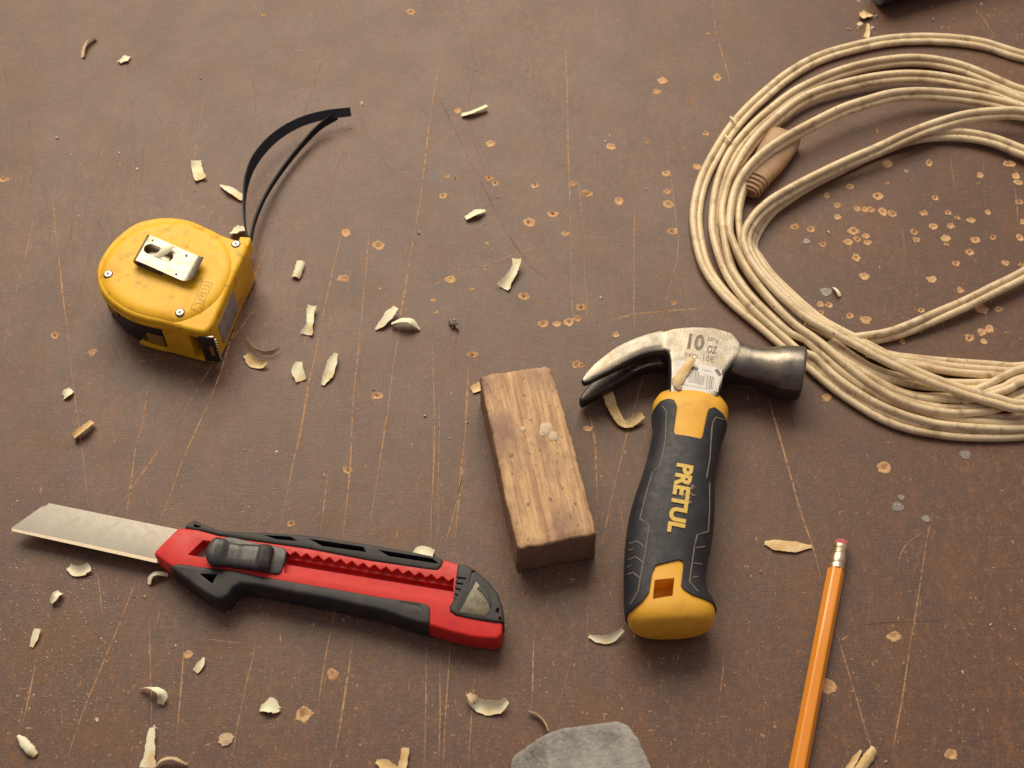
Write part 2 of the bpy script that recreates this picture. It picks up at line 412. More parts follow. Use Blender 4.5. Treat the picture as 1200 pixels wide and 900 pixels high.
crop(0, 0, 1, [(4,210,11),(390,790,12),(356,837,18),(220.5,767,9),(64,393,10),(676,427,11),(680,428,9)])

# table geometry: sheet with real pits cut through it
hole_polys = []; nail_data = []
for i, (px, py, d) in enumerate(chips):
    c = W(px, py, 0); r = max(.8, d*.5*.43)
    n = 12; a0 = rnd.random()*6; ex = rnd.uniform(.92, 1.16)
    ring = []
    for j in range(n):
        a = a0+2*math.pi*j/n
        rr = r*(1+rnd.uniform(-.22, .22))
        ring.append((c.x+rr*math.cos(a)*ex, c.y+rr*math.sin(a)/ex))
    nail_data.append((c, r, ring))
    hole_polys.append([(c.x+(x-c.x)*.86, c.y+(y-c.y)*.86) for x, y in ring])
TX0, TX1, TY0, TY1, TT = -900, 900, -420, 760, 18
vin = [Vector(p) for p in ((TX0, TY0), (TX1, TY0), (TX1, TY1), (TX0, TY1))]; ein = [(0, 1), (1, 2), (2, 3), (3, 0)]
for h in hole_polys:
    b0 = len(vin); vin += [Vector(p) for p in h]; ein += [(b0+j, b0+(j+1) % len(h)) for j in range(len(h))]
vo, eo, fo, *_ = delaunay_2d_cdt(vin, ein, [], 0, 1e-4)
def inpoly(x, y, poly):
    c = False; n = len(poly)
    for i in range(n):
        x1, y1 = poly[i]; x2, y2 = poly[i-1]
        if (y1 > y) != (y2 > y) and x < (x2-x1)*(y-y1)/(y2-y1)+x1: c = not c
    return c
faces = []
for f in fo:
    cx = sum(vo[i][0] for i in f)/len(f); cy = sum(vo[i][1] for i in f)/len(f)
    if not any(abs(cx-nd[0].x) < 9 and abs(cy-nd[0].y) < 9 and inpoly(cx, cy, h) for nd, h in zip(nail_data, hole_polys)):
        faces.append(tuple(f))
tv = [(v[0], v[1], 0) for v in vo]
table = obj('table_top', tv, faces, M['table'], smooth=180)
if table.data.polygons[0].normal.z < 0: table.data.flip_normals()
tag(table, None, None, kind='structure')
slab_v = [(x, y, z) for z in (0, -TT) for x, y in ((TX0, TY0), (TX1, TY0), (TX1, TY1), (TX0, TY1))]
obj('board_edge', slab_v, [(0,1,5,4), (1,2,6,5), (2,3,7,6), (3,0,4,7), (4,5,6,7)], M['raw'], table, smooth=20)

for c, r, ring in nail_data:
    n = len(ring); V = []; dp = rnd.choice([.15, .35, .8, 1.0, 1.0]); ox, oy = rnd.uniform(-.2, .2)*r, rnd.uniform(-.2, .2)*r
    for (s, z, jit) in ((1.0, .04, .0), (.86, .16, .14), (.68, -.12, .10), (.34, -.26, .12), (.17, -1.3, .02)):
        for x, y in ring:
            o_ = 1-s if s < .6 else 0
            V.append((c.x+(x-c.x)*s+ox*o_, c.y+(y-c.y)*s+oy*o_, (z*dp if z < 0 else z)+rnd.uniform(-jit, jit)*.7))
    V.append((c.x+ox, c.y+oy, -1.4*dp))
    Fc = []
    for k in range(4):
        for j in range(n): Fc.append((k*n+j, k*n+(j+1) % n, (k+1)*n+(j+1) % n, (k+1)*n+j))
    for j in range(n): Fc.append((4*n+j, 4*n+(j+1) % n, 5*n))
    obj('nail_hole', V, Fc, M['raw'], table, smooth=60)

# scratches: narrow torn ribbons of bare wood
def scratch_vf(pts, w, seed, z=.05):
    r_ = random.Random(seed)
    P = cr([W(x, y, 0) for x, y in pts], 4.0)
    V, Fc = [], []
    ph = r_.random()*99
    for i, p in enumerate(P):
        t = (P[min(i+1, len(P)-1)]-P[max(i-1, 0)]).normalized(); s = Vector((-t.y, t.x, 0))
        e = min(1, i/3, (len(P)-1-i)/3)
        ww = w*(.35+.75*abs(mnoise.noise(Vector((ph, i*.09, 0))))*2)*max(.15, e)
        j = s*mnoise.noise(Vector((ph+9, i*.25, 3)))*.35
        V += [p+j+s*ww/2+Vector((0, 0, z)), p+j-s*ww/2+Vector((0, 0, z))]
        if i: Fc.append((2*i-2, 2*i-1, 2*i+1, 2*i))
    return V, Fc
S = [
 (.5, [(39,258),(30,300),(21,333),(0,422)]), (.55, [(60,217),(68,297),(75,355),(86,450),(95,520),(104,597)]), (.6, [(112,658),(116,690),(120,723)]),
 (.7, [(175,440),(167,500),(160,520),(148,607)]), (.7, [(200,508),(153,575),(133,603)]), (.9, [(314,285),(296,329),(273,393),(246,469),(218,529),(200,580),(185,615)]),
 (1.0, [(167,658),(148,710),(125,767),(100,827),(75,899)]), (.6, [(311,347),(275,393),(252,423),(200,508)]), (.8, [(401,270),(385,339),(365,436),(350,514),(327,622)]),
 (.7, [(299,755),(282,832),(270,899)]), (.9, [(433,270),(426,347),(419,423),(414,475),(410,550),(402,631)]), (.8, [(415,740),(404,815),(392,886)]),
 (.9, [(516,72),(505,130),(494,224),(486,270),(472,354),(462,423),(452,496),(431,631)]), (1.0, [(662,54),(665,112),(666,180),(668,240)]),
 (.5, [(668,240),(669,286),(672,396)]), (.7, [(677,202),(684,269)]), (.7, [(684,300),(687,350),(689,396)]), (1.0, [(710,377),(742,369),(772,365),(835,361)]),
 (.9, [(449,353),(500,336),(549,318),(607,297),(643,285)]), (.6, [(785,192),(790,240),(794,297),(772,383)]), (.5, [(743,245),(743,396)]),
 (.6, [(507,400),(509,520),(504,640)]), (.9, [(549,421),(546,490),(540,559),(533,640)]), (.8, [(549,523),(535,590),(522,637)]),
 (.6, [(515,466),(514,560),(513,637)]), (.6, [(500,535),(490,565),(482,592)]), (.5, [(386,541),(380,590),(375,625)]), (.6, [(390,493),(388,512)]),
 (.8, [(690,480),(697,521),(701,602)]), (.8, [(760,430),(751,450),(723,558),(705,638)]), (.6, [(723,575),(728,600),(731,628)]),
 (.9, [(901,467),(910,500),(927,559),(940,605),(952,640),(963,680)]), (1.0, [(978,733),(995,790),(1020,873),(1027,898)]), (.6, [(837,547),(855,537),(872,527)]),
 (.6, [(1092,600),(1080,673),(1060,800),(1045,890)]), (.6, [(1087,620),(1067,633),(1055,650),(1052,670)]), (.8, [(835,0),(839,37),(850,75),(857,100)]),
 (.8, [(1136,0),(1150,18),(1167,45)]), (.7, [(1056,256),(1058,275),(1061,300)]), (.5, [(1113,180),(1121,230)]),
 (.7, [(175,720),(177,805),(178,850)]), (.6, [(170,547),(173,610)]), (.8, [(45,760),(35,810),(25,852)]), (.7, [(500,740),(498,900)]), (.9, [(527,752),(519,900)]),
 (.6, [(516,765),(515,900)]), (.8, [(627,740),(625,770),(623,830)]), (.5, [(671,765),(655,825)]), (.6, [(392,773),(386,807)]), (.8, [(302,740),(290,800)]),
 (.8, [(230,747),(244,749),(287,755)]), (.7, [(96,424),(155,424),(200,419)]), (.5, [(92,449),(120,428),(144,407)]), (.6, [(698,0),(699,30)]),
 (.6, [(412,297),(406,345),(398,357)]), (.7, [(907,625),(897,672)]), (.5, [(240,110),(225,200)]), (.6, [(750,465),(757,520)]), (.6, [(662,560),(657,640)]),
 (.5, [(1088,420),(1080,470)]), (.8, [(965,395),(970,400)]), (.7, [(190,700),(182,740)]), (.6, [(215,745),(213,800),(205,880)]),
 (.7, [(560,770),(553,830),(549,900)]), (.6, [(120,790),(112,830),(108,850)]), (.5, [(690,690),(687,760)]), (.5, [(850,760),(842,830)]),
 (.8, [(405,650),(380,780),(372,830)]), (.7, [(1190,220),(1193,260)]), (.6, [(884,60),(880,75)]), (.5, [(1020,700),(1015,745)]),
]
obj('scratch', *merge([scratch_vf(p, w*1.0, i) for i, (w, p) in enumerate(S)]), M['scr'], table, smooth=180)['kind'] = 'stuff'
faint = []
for i in range(460):
    x, y = rnd.uniform(-20, 1220), rnd.uniform(-20, 920)
    L_ = rnd.choice([25, 45, 80, 140])*rnd.uniform(.6, 1.3); a = R(rnd.choice([94, 97, 100, 104, 88, 92, 70, 150, 20])+rnd.uniform(-8, 8))
    b = rnd.uniform(-.12, .12)*L_
    faint.append(scratch_vf([(x, y), (x+L_*.5*math.cos(a)+b, y+L_*.5*math.sin(a)), (x+L_*math.cos(a), y+L_*math.sin(a))], rnd.uniform(.3, .75), 500+i, .03))
obj('faint_scratch', *merge(faint), M['scrf'], table, smooth=180)['kind'] = 'stuff'
dark = [scratch_vf(p, w, 900+i, .02) for i, (w, p) in enumerate([
    (.9, [(512,107),(555,197),(610,297),(655,338)]), (.6, [(380,60),(365,110),(345,165)]), (.7, [(1130,210),(1160,222),(1190,235)]),
    (.8, [(985,735),(1040,730),(1125,727)]), (.5, [(110,250),(130,290),(150,330)]), (.5, [(836,640),(850,645),(862,655)])])]
obj('dark_scratch', *merge(dark), M['scrd'], table, smooth=180)['kind'] = 'stuff'
# worn patches where the film is rubbed through
wp = []
for (px, py, a, b_, rot) in [(326,54,11,5,0),(124,765,5,13,-20),(340,45,7,4,20),(640,38,9,5,40),(652,52,8,3,10),(430,768,6,9,0),(668,118,3,7,0),(664,66,3,8,0),
      (20,890,14,8,0),(570,300,7,4,0),(60,520,30,6,0),(150,640,14,6,0),(395,610,22,10,0),(470,625,30,8,0),(570,600,20,9,0),(752,862,7,22,8),(420,790,6,9,0),
      (228,816,6,7,0),(1128,728,8,4,20),(990,470,10,5,20),(1080,500,12,5,0),(1012,36,9,12,10),(1017,12,7,10,0),(100,192,10,3,-50),(122,215,5,8,30),
      (1145,240,10,6,0),(935,525,12,6,10),(690,840,18,24,0),(770,880,14,14,0),(260,760,30,6,4),(60,760,40,30,0),(130,860,40,24,0),(1187,60,6,10,0)]:
    c = W(px, py, 0); n = 26; V = []; ph = rnd.random()*50
    for j in range(n):
        t = 2*math.pi*j/n; k = 1+.5*mnoise.noise(Vector((math.cos(t)*1.6+ph, math.sin(t)*1.6, 0)))
        x, y = a*.43*k*math.cos(t), b_*.5*k*math.sin(t); q = R(-rot)
        V.append(c+Vector((x*math.cos(q)-y*math.sin(q), x*math.sin(q)+y*math.cos(q), .012+.0006*len(wp))))
    wp.append((V, [tuple(range(n))]))
obj('worn_patch', *merge(wp), M['worn'], table, smooth=180)['kind'] = 'stuff'

# tiny torn specks where the film has flaked
sp_ = []
for i in range(1500):
    if i % 3: px, py = rnd.uniform(-10, 1210), 900-abs(rnd.gauss(0, 230))
    else: px, py = rnd.uniform(-10, 1210), rnd.uniform(-10, 910)
    c = W(px, py, 0); a = rnd.choice([R(85), R(95), R(100), 0, rnd.random()*3]); l_ = rnd.uniform(.3, 1.1)*(2.4 if rnd.random() < .12 else 1); w_ = rnd.uniform(.15, .5)
    n = 7; V = []
    for j in range(n):
        t = 2*math.pi*j/n; k = rnd.uniform(.6, 1.2); x, y = l_*k*math.cos(t), w_*k*math.sin(t)
        V.append(c+Vector((x*math.cos(a)-y*math.sin(a), x*math.sin(a)+y*math.cos(a), .035)))
    sp_.append((V, [tuple(range(n))]))
obj('torn_speck', *merge(sp_), M['scrf2'], table, smooth=180)['kind'] = 'stuff'
# sawdust crumbs
cr_parts = []
def crumb(x, y, s, z=0):
    a = rnd.random()*6; V = []
    sx, sy, sz = s*rnd.uniform(.5, 1.4), s*rnd.uniform(.4, 1), s*rnd.uniform(.15, .6)
    for (i, j, k) in ((-1,-1,0),(1,-1,0),(1,1,0),(-1,1,0),(-.6,-.5,1),(.7,-.6,1),(.5,.6,1),(-.6,.7,1)):
        i += rnd.uniform(-.3,.3); j += rnd.uniform(-.3,.3)
        X, Y = i*sx/2, j*sy/2
        V.append((x+X*math.cos(a)-Y*math.sin(a), y+X*math.sin(a)+Y*math.cos(a), z+k*sz+.02))
    cr_parts.append((V, [(3,2,1,0),(4,5,6,7),(0,1,5,4),(1,2,6,5),(2,3,7,6),(3,0,4,7)]))
def sprinkle(n, x0, x1, y0, y1, smin, smax):
    for _ in range(n):
        p = W(rnd.uniform(x0, x1), rnd.uniform(y0, y1), 0); crumb(p.x, p.y, smin+(smax-smin)*rnd.random()**3)
sprinkle(900, -20, 1220, -20, 920, .22, .75)
sprinkle(500, -20, 330, 560, 920, .22, .8)
sprinkle(450, -20, 140, 640, 840, .2, .7)
for _ in range(500):
    p = W(rnd.gauss(60, 60), rnd.gauss(745, 55), 0); crumb(p.x, p.y, .2+.5*rnd.random()**2)
for _ in range(120):
    p = W(rnd.gauss(290, 22), rnd.gauss(560, 30), 0); crumb(p.x, p.y, .2+.5*rnd.random()**2)
sprinkle(120, 80, 260, 120, 260, .25, .9)
sprinkle(90, 1000, 1200, 0, 60, .3, 1.1)
for px, py, s in [(140,180,2),(424,122,2.3),(411,150,1.1),(584,231,1.8),(709,166,1.7),(704,349,1.5),(757,222,1),(491,273,1.6),(235,92,1.3),(67,162,1.6),(102,208,1.3),
                  (136,752,1.3),(206,757,1.3),(114,844,2.5),(182,853,2.4),(87,822,1),(170,700,1.6),(97,690,1),(63,272,1.4),(324,529,1.2),(380,557,1.1),(498,488,1.4),
                  (161,198,1.5),(1128,788,1.7),(1161,732,1.2),(891,670,1.2),(1038,893,1.8),(995,34,2),(1007,30,3.4),(1022,33,2.5),(1012,16,3),(1026,20,2),(1093,24,2),
                  (1150,5,2),(1104,33,1.5),(438,457,1),(971,273,1.6),(640,540,1.6),(548,495,1.4),(527,514,1.2),(270,310,1.2),(350,60,1.2)]:
    p = W(px, py, 0); crumb(p.x, p.y, s*1.1)
saw = obj('sawdust', *merge(cr_parts), M['dust'], None, smooth=10)
tag(saw, 'fine pale sawdust crumbs sprinkled over the brown board', 'sawdust', kind='stuff')

# grey flat spots (nail heads and paint) set in the board
for px, py, r in [(968,342,3.3),(1052,594,3.0),(1085,608,2.2),(945,283,2.2),(1062,201,1.6),(1131,533,2.8),(1056,583,1.8)]:
    c = W(px, py, 0); V = []; n = 14
    for z, k in ((0, 1.0), (.25, .92)):
        for j in range(n):
            t = 2*math.pi*j/n; q = r*k*(1+.12*math.sin(3*t+px))
            V.append((c.x+q*math.cos(t), c.y+q*math.sin(t)*.9, z))
    obj('flat_spot', V, [tuple(range(n, 2*n))]+[(j, (j+1) % n, n+(j+1) % n, n+j) for j in range(n)], M['grey_spot'], table)

# ================================================================== TAPE MEASURE
TZ = 27
def make_tape():
    pts = [(288,287),(262,277),(239,266),(222,259),(203,256),(184,256.5),(159,263),(136,280),(121,299),(114,316),(115,331),(120,344),(132,357),(151,369),(172,376),(192,380),
           (214,386),(233,390.5),(240,391),(246,387),(252,377),(273,329),(289,295)]
    out = cr([W(x, y, TZ) for x, y in pts], 2.0, closed=True)
    base = W(200, 345, 0)
    t = empty('tape_measure', base, 'yellow pocket tape measure with silver belt clip lying on its side', 'tape measure')
    cen = sum((Vector((p.x, p.y, 0)) for p in out), Vector())/len(out)
    def inset(d, lst=out):
        n = len(lst); r = []
        for i, p in enumerate(lst):
            tg = (lst[(i+1) % n]-lst[i-1]); tg.z = 0; tg.normalize(); nn = Vector((-tg.y, tg.x, 0))
            if nn.dot(cen-Vector((p.x, p.y, 0))) < 0: nn = -nn
            r.append(p+nn*d)
        return r
    body = prism('case', out, .3, 28.4, M['yellow'], t, 0)
    bevel(body, 3.8, 6, 50)
    cutters = []
    # side openings, measured along the outline
    def near(px, py):
        q = W(px, py, TZ); return min(range(len(out)), key=lambda i: (out[i]-q).length)
    i0, i1 = near(114.5, 330), near(188, 379)
    o5 = inset(-6); i5 = inset(4.5)
    seg = list(range(i0, i1+1))
    cutters.append(tmp([o5[i] for i in seg]+[i5[i] for i in seg][::-1], 3.4, 22.5))
    seg2 = list(range(i0, near(153, 369)+1))
    cutters.append(tmp([o5[i] for i in seg2]+[inset(4.4)[i] for i in seg2][::-1], -2, 5))
    o1, i1_ = inset(-.45), inset(1.5)
    lip = list(range(i0-2, i1+2))
    a, b = near(218, 387), near(239.5, 391)
    cseg = list(range(a, b+1))
    i9 = inset(9)
    far = near(247, 386)
    cutters.append(tmp([o5[i] for i in range(a, far+1)]+[i9[i] for i in range(a, far+1)][::-1], 4.0, 23.0))
    cut(body, cutters, smooth=35)
    core = prism('inner_case', inset(2.2), 1.0, 26.0, M['gap'], t, 0)
    # dark core must stay behind the mouth
    cut(core, [tmp([o5[i] for i in range(a-1, far+2)]+[inset(8)[i] for i in range(a-1, far+2)][::-1], 0.5, 24.5)])
    # raised round cover
    c = W(193.5, 316, 30); rr = 34.8
    rad = []
    for k in range(144):
        q = 2*math.pi*k/144; dx_, dy_ = math.cos(q), math.sin(q); best = rr
        for m_ in range(len(out)):
            p, p2 = out[m_], out[(m_+1) % len(out)]; ex_, ey_ = p2.x-p.x, p2.y-p.y
            den = dx_*ey_-dy_*ex_
            if abs(den) < 1e-9: continue
            t_ = ((p.x-c.x)*ey_-(p.y-c.y)*ex_)/den; u_ = ((p.x-c.x)*dy_-(p.y-c.y)*dx_)/den
            if t_ > 0 and 0 <= u_ <= 1: best = min(best, t_+.15)
        rad.append(best)
    for _ in range(3): rad = [(rad[k-1]+2*rad[k]+rad[(k+1) % 144])/4 for k in range(144)]
    rings_ = [[Vector((c.x+(rad[k]-d_)*math.cos(2*math.pi*k/144), c.y+(rad[k]-d_)*math.sin(2*math.pi*k/144), z_)) for k in range(144)]
              for z_, d_ in ((22.8, 0), (24.4, 0), (25.6, .15), (26.7, .6), (27.7, 1.3), (28.6, 2.3), (29.3, 3.5), (29.75, 4.9), (29.95, 6.6), (30.0, 9), (30.0, 20))]
    cover = obj('round_cover', *loft_vf(rings_), M['yellow'], t, smooth=60)
    lp = prism('case_lip', [o1[i] for i in lip]+[i1_[i] for i in lip][::-1], 22.4, 24.6, M['yellow'], t, .5)
    # exposed orange ledge in the dark opening
    j0, j1 = near(160, 372), near(186, 378)
    l1 = inset(1.4); l2 = inset(5)
    prism('blade_roll', [l1[i] for i in range(j0, j1)]+[l2[i] for i in range(j0, j1)][::-1], 4, 12, M['tape'], t, .4)
    # clear curved window, left
    g1 = inset(1.2); g2 = inset(2.4)
    k0, k1 = near(118, 341), near(130, 356)
    prism('case_window', [g1[i] for i in range(k0, k1)]+[g2[i] for i in range(k0, k1)][::-1], 12, 21, M['smoke'], t, .2)
    # side label on the right wall
    r0, r1 = near(253.5, 374), near(271.5, 333)
    n0, n1 = out[r0], out[r1]; g = inset(-.25); g2 = inset(.4)
    rs = list(range(r0, r1+1))
    prism('side_label', [g[i] for i in rs]+[g2[i] for i in rs][::-1], 5.5, 22, M['label'], t, .1)
    # end hook: bent plate standing at the mouth corner
    p0 = W(231, 391, TZ); p1 = W(246.5, 390.5, TZ)
    d = (p1-p0); d.z = 0; d.normalize(); n_ = Vector((d.y, -d.x, 0))
    q0 = p0+n_*.6; q1 = p1+n_*1.3+d*1.2
    hk = prism('end_hook', [q0, q1, q1-n_*1.1, q0-n_*1.1], 3.5, 24.5, M['steel_dark'], t, .3)
    hole = [q1+(q0-q1)*.32+d*(1.2*math.cos(w))+Vector((0, 0, 0)) for w in (0,)]
    hc = q1+(q0-q1)*.34
    prism('hook_top', [q1-n_*1.0, q1+n_*.1, q0+(q1-q0)*.45+n_*.1, q0+(q1-q0)*.45-n_*1.0], 24.3, 25.2, M['chrome'], t, .2)
    prism('hook_slot', [hc-d*1.0+n_*.1, hc+d*1.0+n_*.1, hc+d*1.0-n_*.3, hc-d*1.0-n_*.3], 9, 17, M['tape'], t, .15)
    for k in range(9):
        e = q1+d*.1; prism('hook_tooth', [e, e+d*.9+n_*-.2, e+d*.9-n_*.7, e-n_*.9], 4.2+k*2.2, 5.2+k*2.2, M['chrome'], t)
    # screws
    for (px, py) in ((276,284.5),(127,322),(211,367)):
        s = W(px, py, 29.5); zs = []
        for o_ in (body, cover):
            mw_ = world_of(o_); T_ = BVHTree.FromPolygons([(mw_ @ v.co)*1000 for v in o_.data.vertices], [tuple(p.vertices) for p in o_.data.polygons])
            h_ = T_.ray_cast(Vector((s.x, s.y, 80)), Vector((0, 0, -1)))[0]
            if h_: zs.append(h_.z)
        z = max(zs); s.z = z; rim = [Vector((s.x+2.35*math.cos(a_), s.y+2.35*math.sin(a_), 0)) for a_ in [math.pi*k/14 for k in range(28)]]
        prism('screw_seat', rim, z-.5, z+.12, M['screwdark'], t, .05)
        sc = prism('screw', [s+(p-Vector((s.x, s.y, 0))-Vector((0, 0, s.z)))*.84 for p in [Vector((q.x, q.y, s.z)) for q in rim]], z-.3, z+.55, M['screw'], t, .35)
        for an in (.5, .5+math.pi/2):
            ux, uy = math.cos(an), math.sin(an)
            prism('cross_slot', [(s.x+ux*1.3-uy*.28, s.y+uy*1.3+ux*.28), (s.x+ux*1.3+uy*.28, s.y+uy*1.3-ux*.28), (s.x-ux*1.3+uy*.28, s.y-uy*1.3-ux*.28), (s.x-ux*1.3-uy*.28, s.y-uy*1.3+ux*.28)], z+.4, z+.60, M['screwdark'], sc)
    # stamped logo frame
    def px(a_, b_): return W(210+a_/18, 320+b_/18, 30.5)
    A, B, C_, D = px(490, 160), px(700, 200), px(440, 770), px(240, 735)
    fr = []
    for p, q in ((A, B), (B, C_), (C_, D), (D, A)):
        fr.append(scratch_free(p, q, .28, 30.05))
    u = (D-A); v = (B-A)
    rr_ = random.Random(5)
    for k in range(6):   # worn letters, no longer readable
        c0 = A+u*(.12+.13*k)+v*.25; c1 = A+u*(.12+.13*k)+v*.78
        fr.append(scratch_free(c0, c1, .35, 30.05))
        e = A+u*(.12+.13*k+.075)+v*(.25 if k % 2 else .78)
        fr.append(scratch_free(c1 if k % 2 == 0 else c0, e, .35, 30.05))
    obj('stamped_mark', *merge(fr), M['stamp'], t)
    # belt clip
    O = W(155.5, 304, 35.2); Lx = W(213, 328.5, 33.6)-O; Wd = W(172, 274.5, 35.2)-O; Wd.z = 0
    Ll = Lx.length; du = Lx.copy(); du.z = 0; du.normalize(); w = Wd.length; dv = Wd.normalized()
    prof = [(16, 31.0), (8, 31.0), (2.2, 31.1)]
    for k in range(1, 8):
        a_ = -math.pi/2-math.pi*k/8; prof.append((2.2+2.1*math.cos(a_), 33.2+2.1*math.sin(a_)))
    prof += [(2.4, 35.3), (10, 34.9), (18, 34.1), (Ll-3, 33.4), (Ll, 33.2), (Ll+2, 33.5), (Ll+4.2, 34.4), (Ll+5.2, 35.2)]
    rings = []
    for i, (s, z) in enumerate(prof):
        pa = prof[max(0, i-1)]; pb = prof[min(len(prof)-1, i+1)]
        tx, tz = pb[0]-pa[0], pb[1]-pa[1]; ln = math.hypot(tx, tz); nx, nz = -tz/ln, tx/ln
        th = .38; lo, hi = 0, w
        if s > Ll: k = (s-Ll)/5.2; lo, hi = w*.10*k*k*1.5, w*(1-.04*k)
        ring = []
        for (yy, sg) in ((lo, 1), (hi, 1), (hi, -1), (lo, -1)):
            q = O+du*(s+nx*th*sg)+dv*yy; ring.append(Vector((q.x, q.y, z+nz*th*sg)))
        rings.append(ring)
    clip = obj('belt_clip', *loft_vf(rings), M['chrome'], t, smooth=35)
    h0, h1 = W(176, 292.5, 34.8), W(196, 301.5, 34.2); hd = (h1-h0); hd.z = 0; hd.normalize(); hn = Vector((-hd.y, hd.x, 0))
    slot = [h0+(hn*math.cos(a_)-hd*math.sin(a_))*3.1 for a_ in [math.pi*k/8 for k in range(9)]]+[h1+(-hn*math.cos(a_)+hd*math.sin(a_))*3.1 for a_ in [math.pi*k/8 for k in range(9)]]
    cut(clip, [tmp(slot, 32, 38)], smooth=35)
    for (px_, py_) in ((179,282.5),(218,298),(167.5,304),(206,320)):
        s = W(px_, py_, 35)
        zz = 35.3-(s-O).dot(du)/Ll*1.9+.42
        prism('rivet_dimple', [(s.x+.55*math.cos(a_), s.y+.55*math.sin(a_)) for a_ in [math.pi*k/5 for k in range(10)]], zz-.4, zz+.1, M['screwdark'], clip)
    # wrist strap
    def P(x, y, z): return W(x, y, z)
    s1 = [P(291,283,9), P(287,262,11), P(286,235,12), P(290,208,12), P(301,184,11), P(322,161,10), P(350,144,10), P(380,135,9), P(411,131,8)]
    v1 = ribbon_vf(s1, [4.6, 4.6, 4.8, 5, 5.2, 5.2, 5.2, 5.2, 5.0], [-88, -90, -88, -74, -58, -48, -42, -40, -36], .9, 0, step=2)
    s2 = [P(293,285,8), P(299,258,7), P(312,228,6), P(330,200,5), P(352,172,5), P(374,149,6), P(394,136,7.5)]
    v2 = ribbon_vf(s2, [4.2]*7, [-88, -92, -95, -92, -90, -80, -50], .9, 0, step=2)
    obj('wrist_strap', *merge([v1, v2]), M['strap'], t)
    lug = W(289, 284, 12)
    prism('strap_lug', [(lug.x-4.2, lug.y-3.5), (lug.x+1.6, lug.y-4.5), (lug.x+2.4, lug.y+1.8), (lug.x-3.5, lug.y+2.5)], 4, 14, M['yellow'], t, .8)
    return t
def scratch_free(p, q, w, z):
    d = (q-p); d.z = 0; d.normalize(); s = Vector((-d.y, d.x, 0))*w/2
    return [Vector((v.x, v.y, z)) for v in (p+s, p-s, q-s, q+s)], [(0, 1, 2, 3)]
M['stamp'] = mat('stamped_line', (.50, .26, .04), .6)
tape = make_tape()

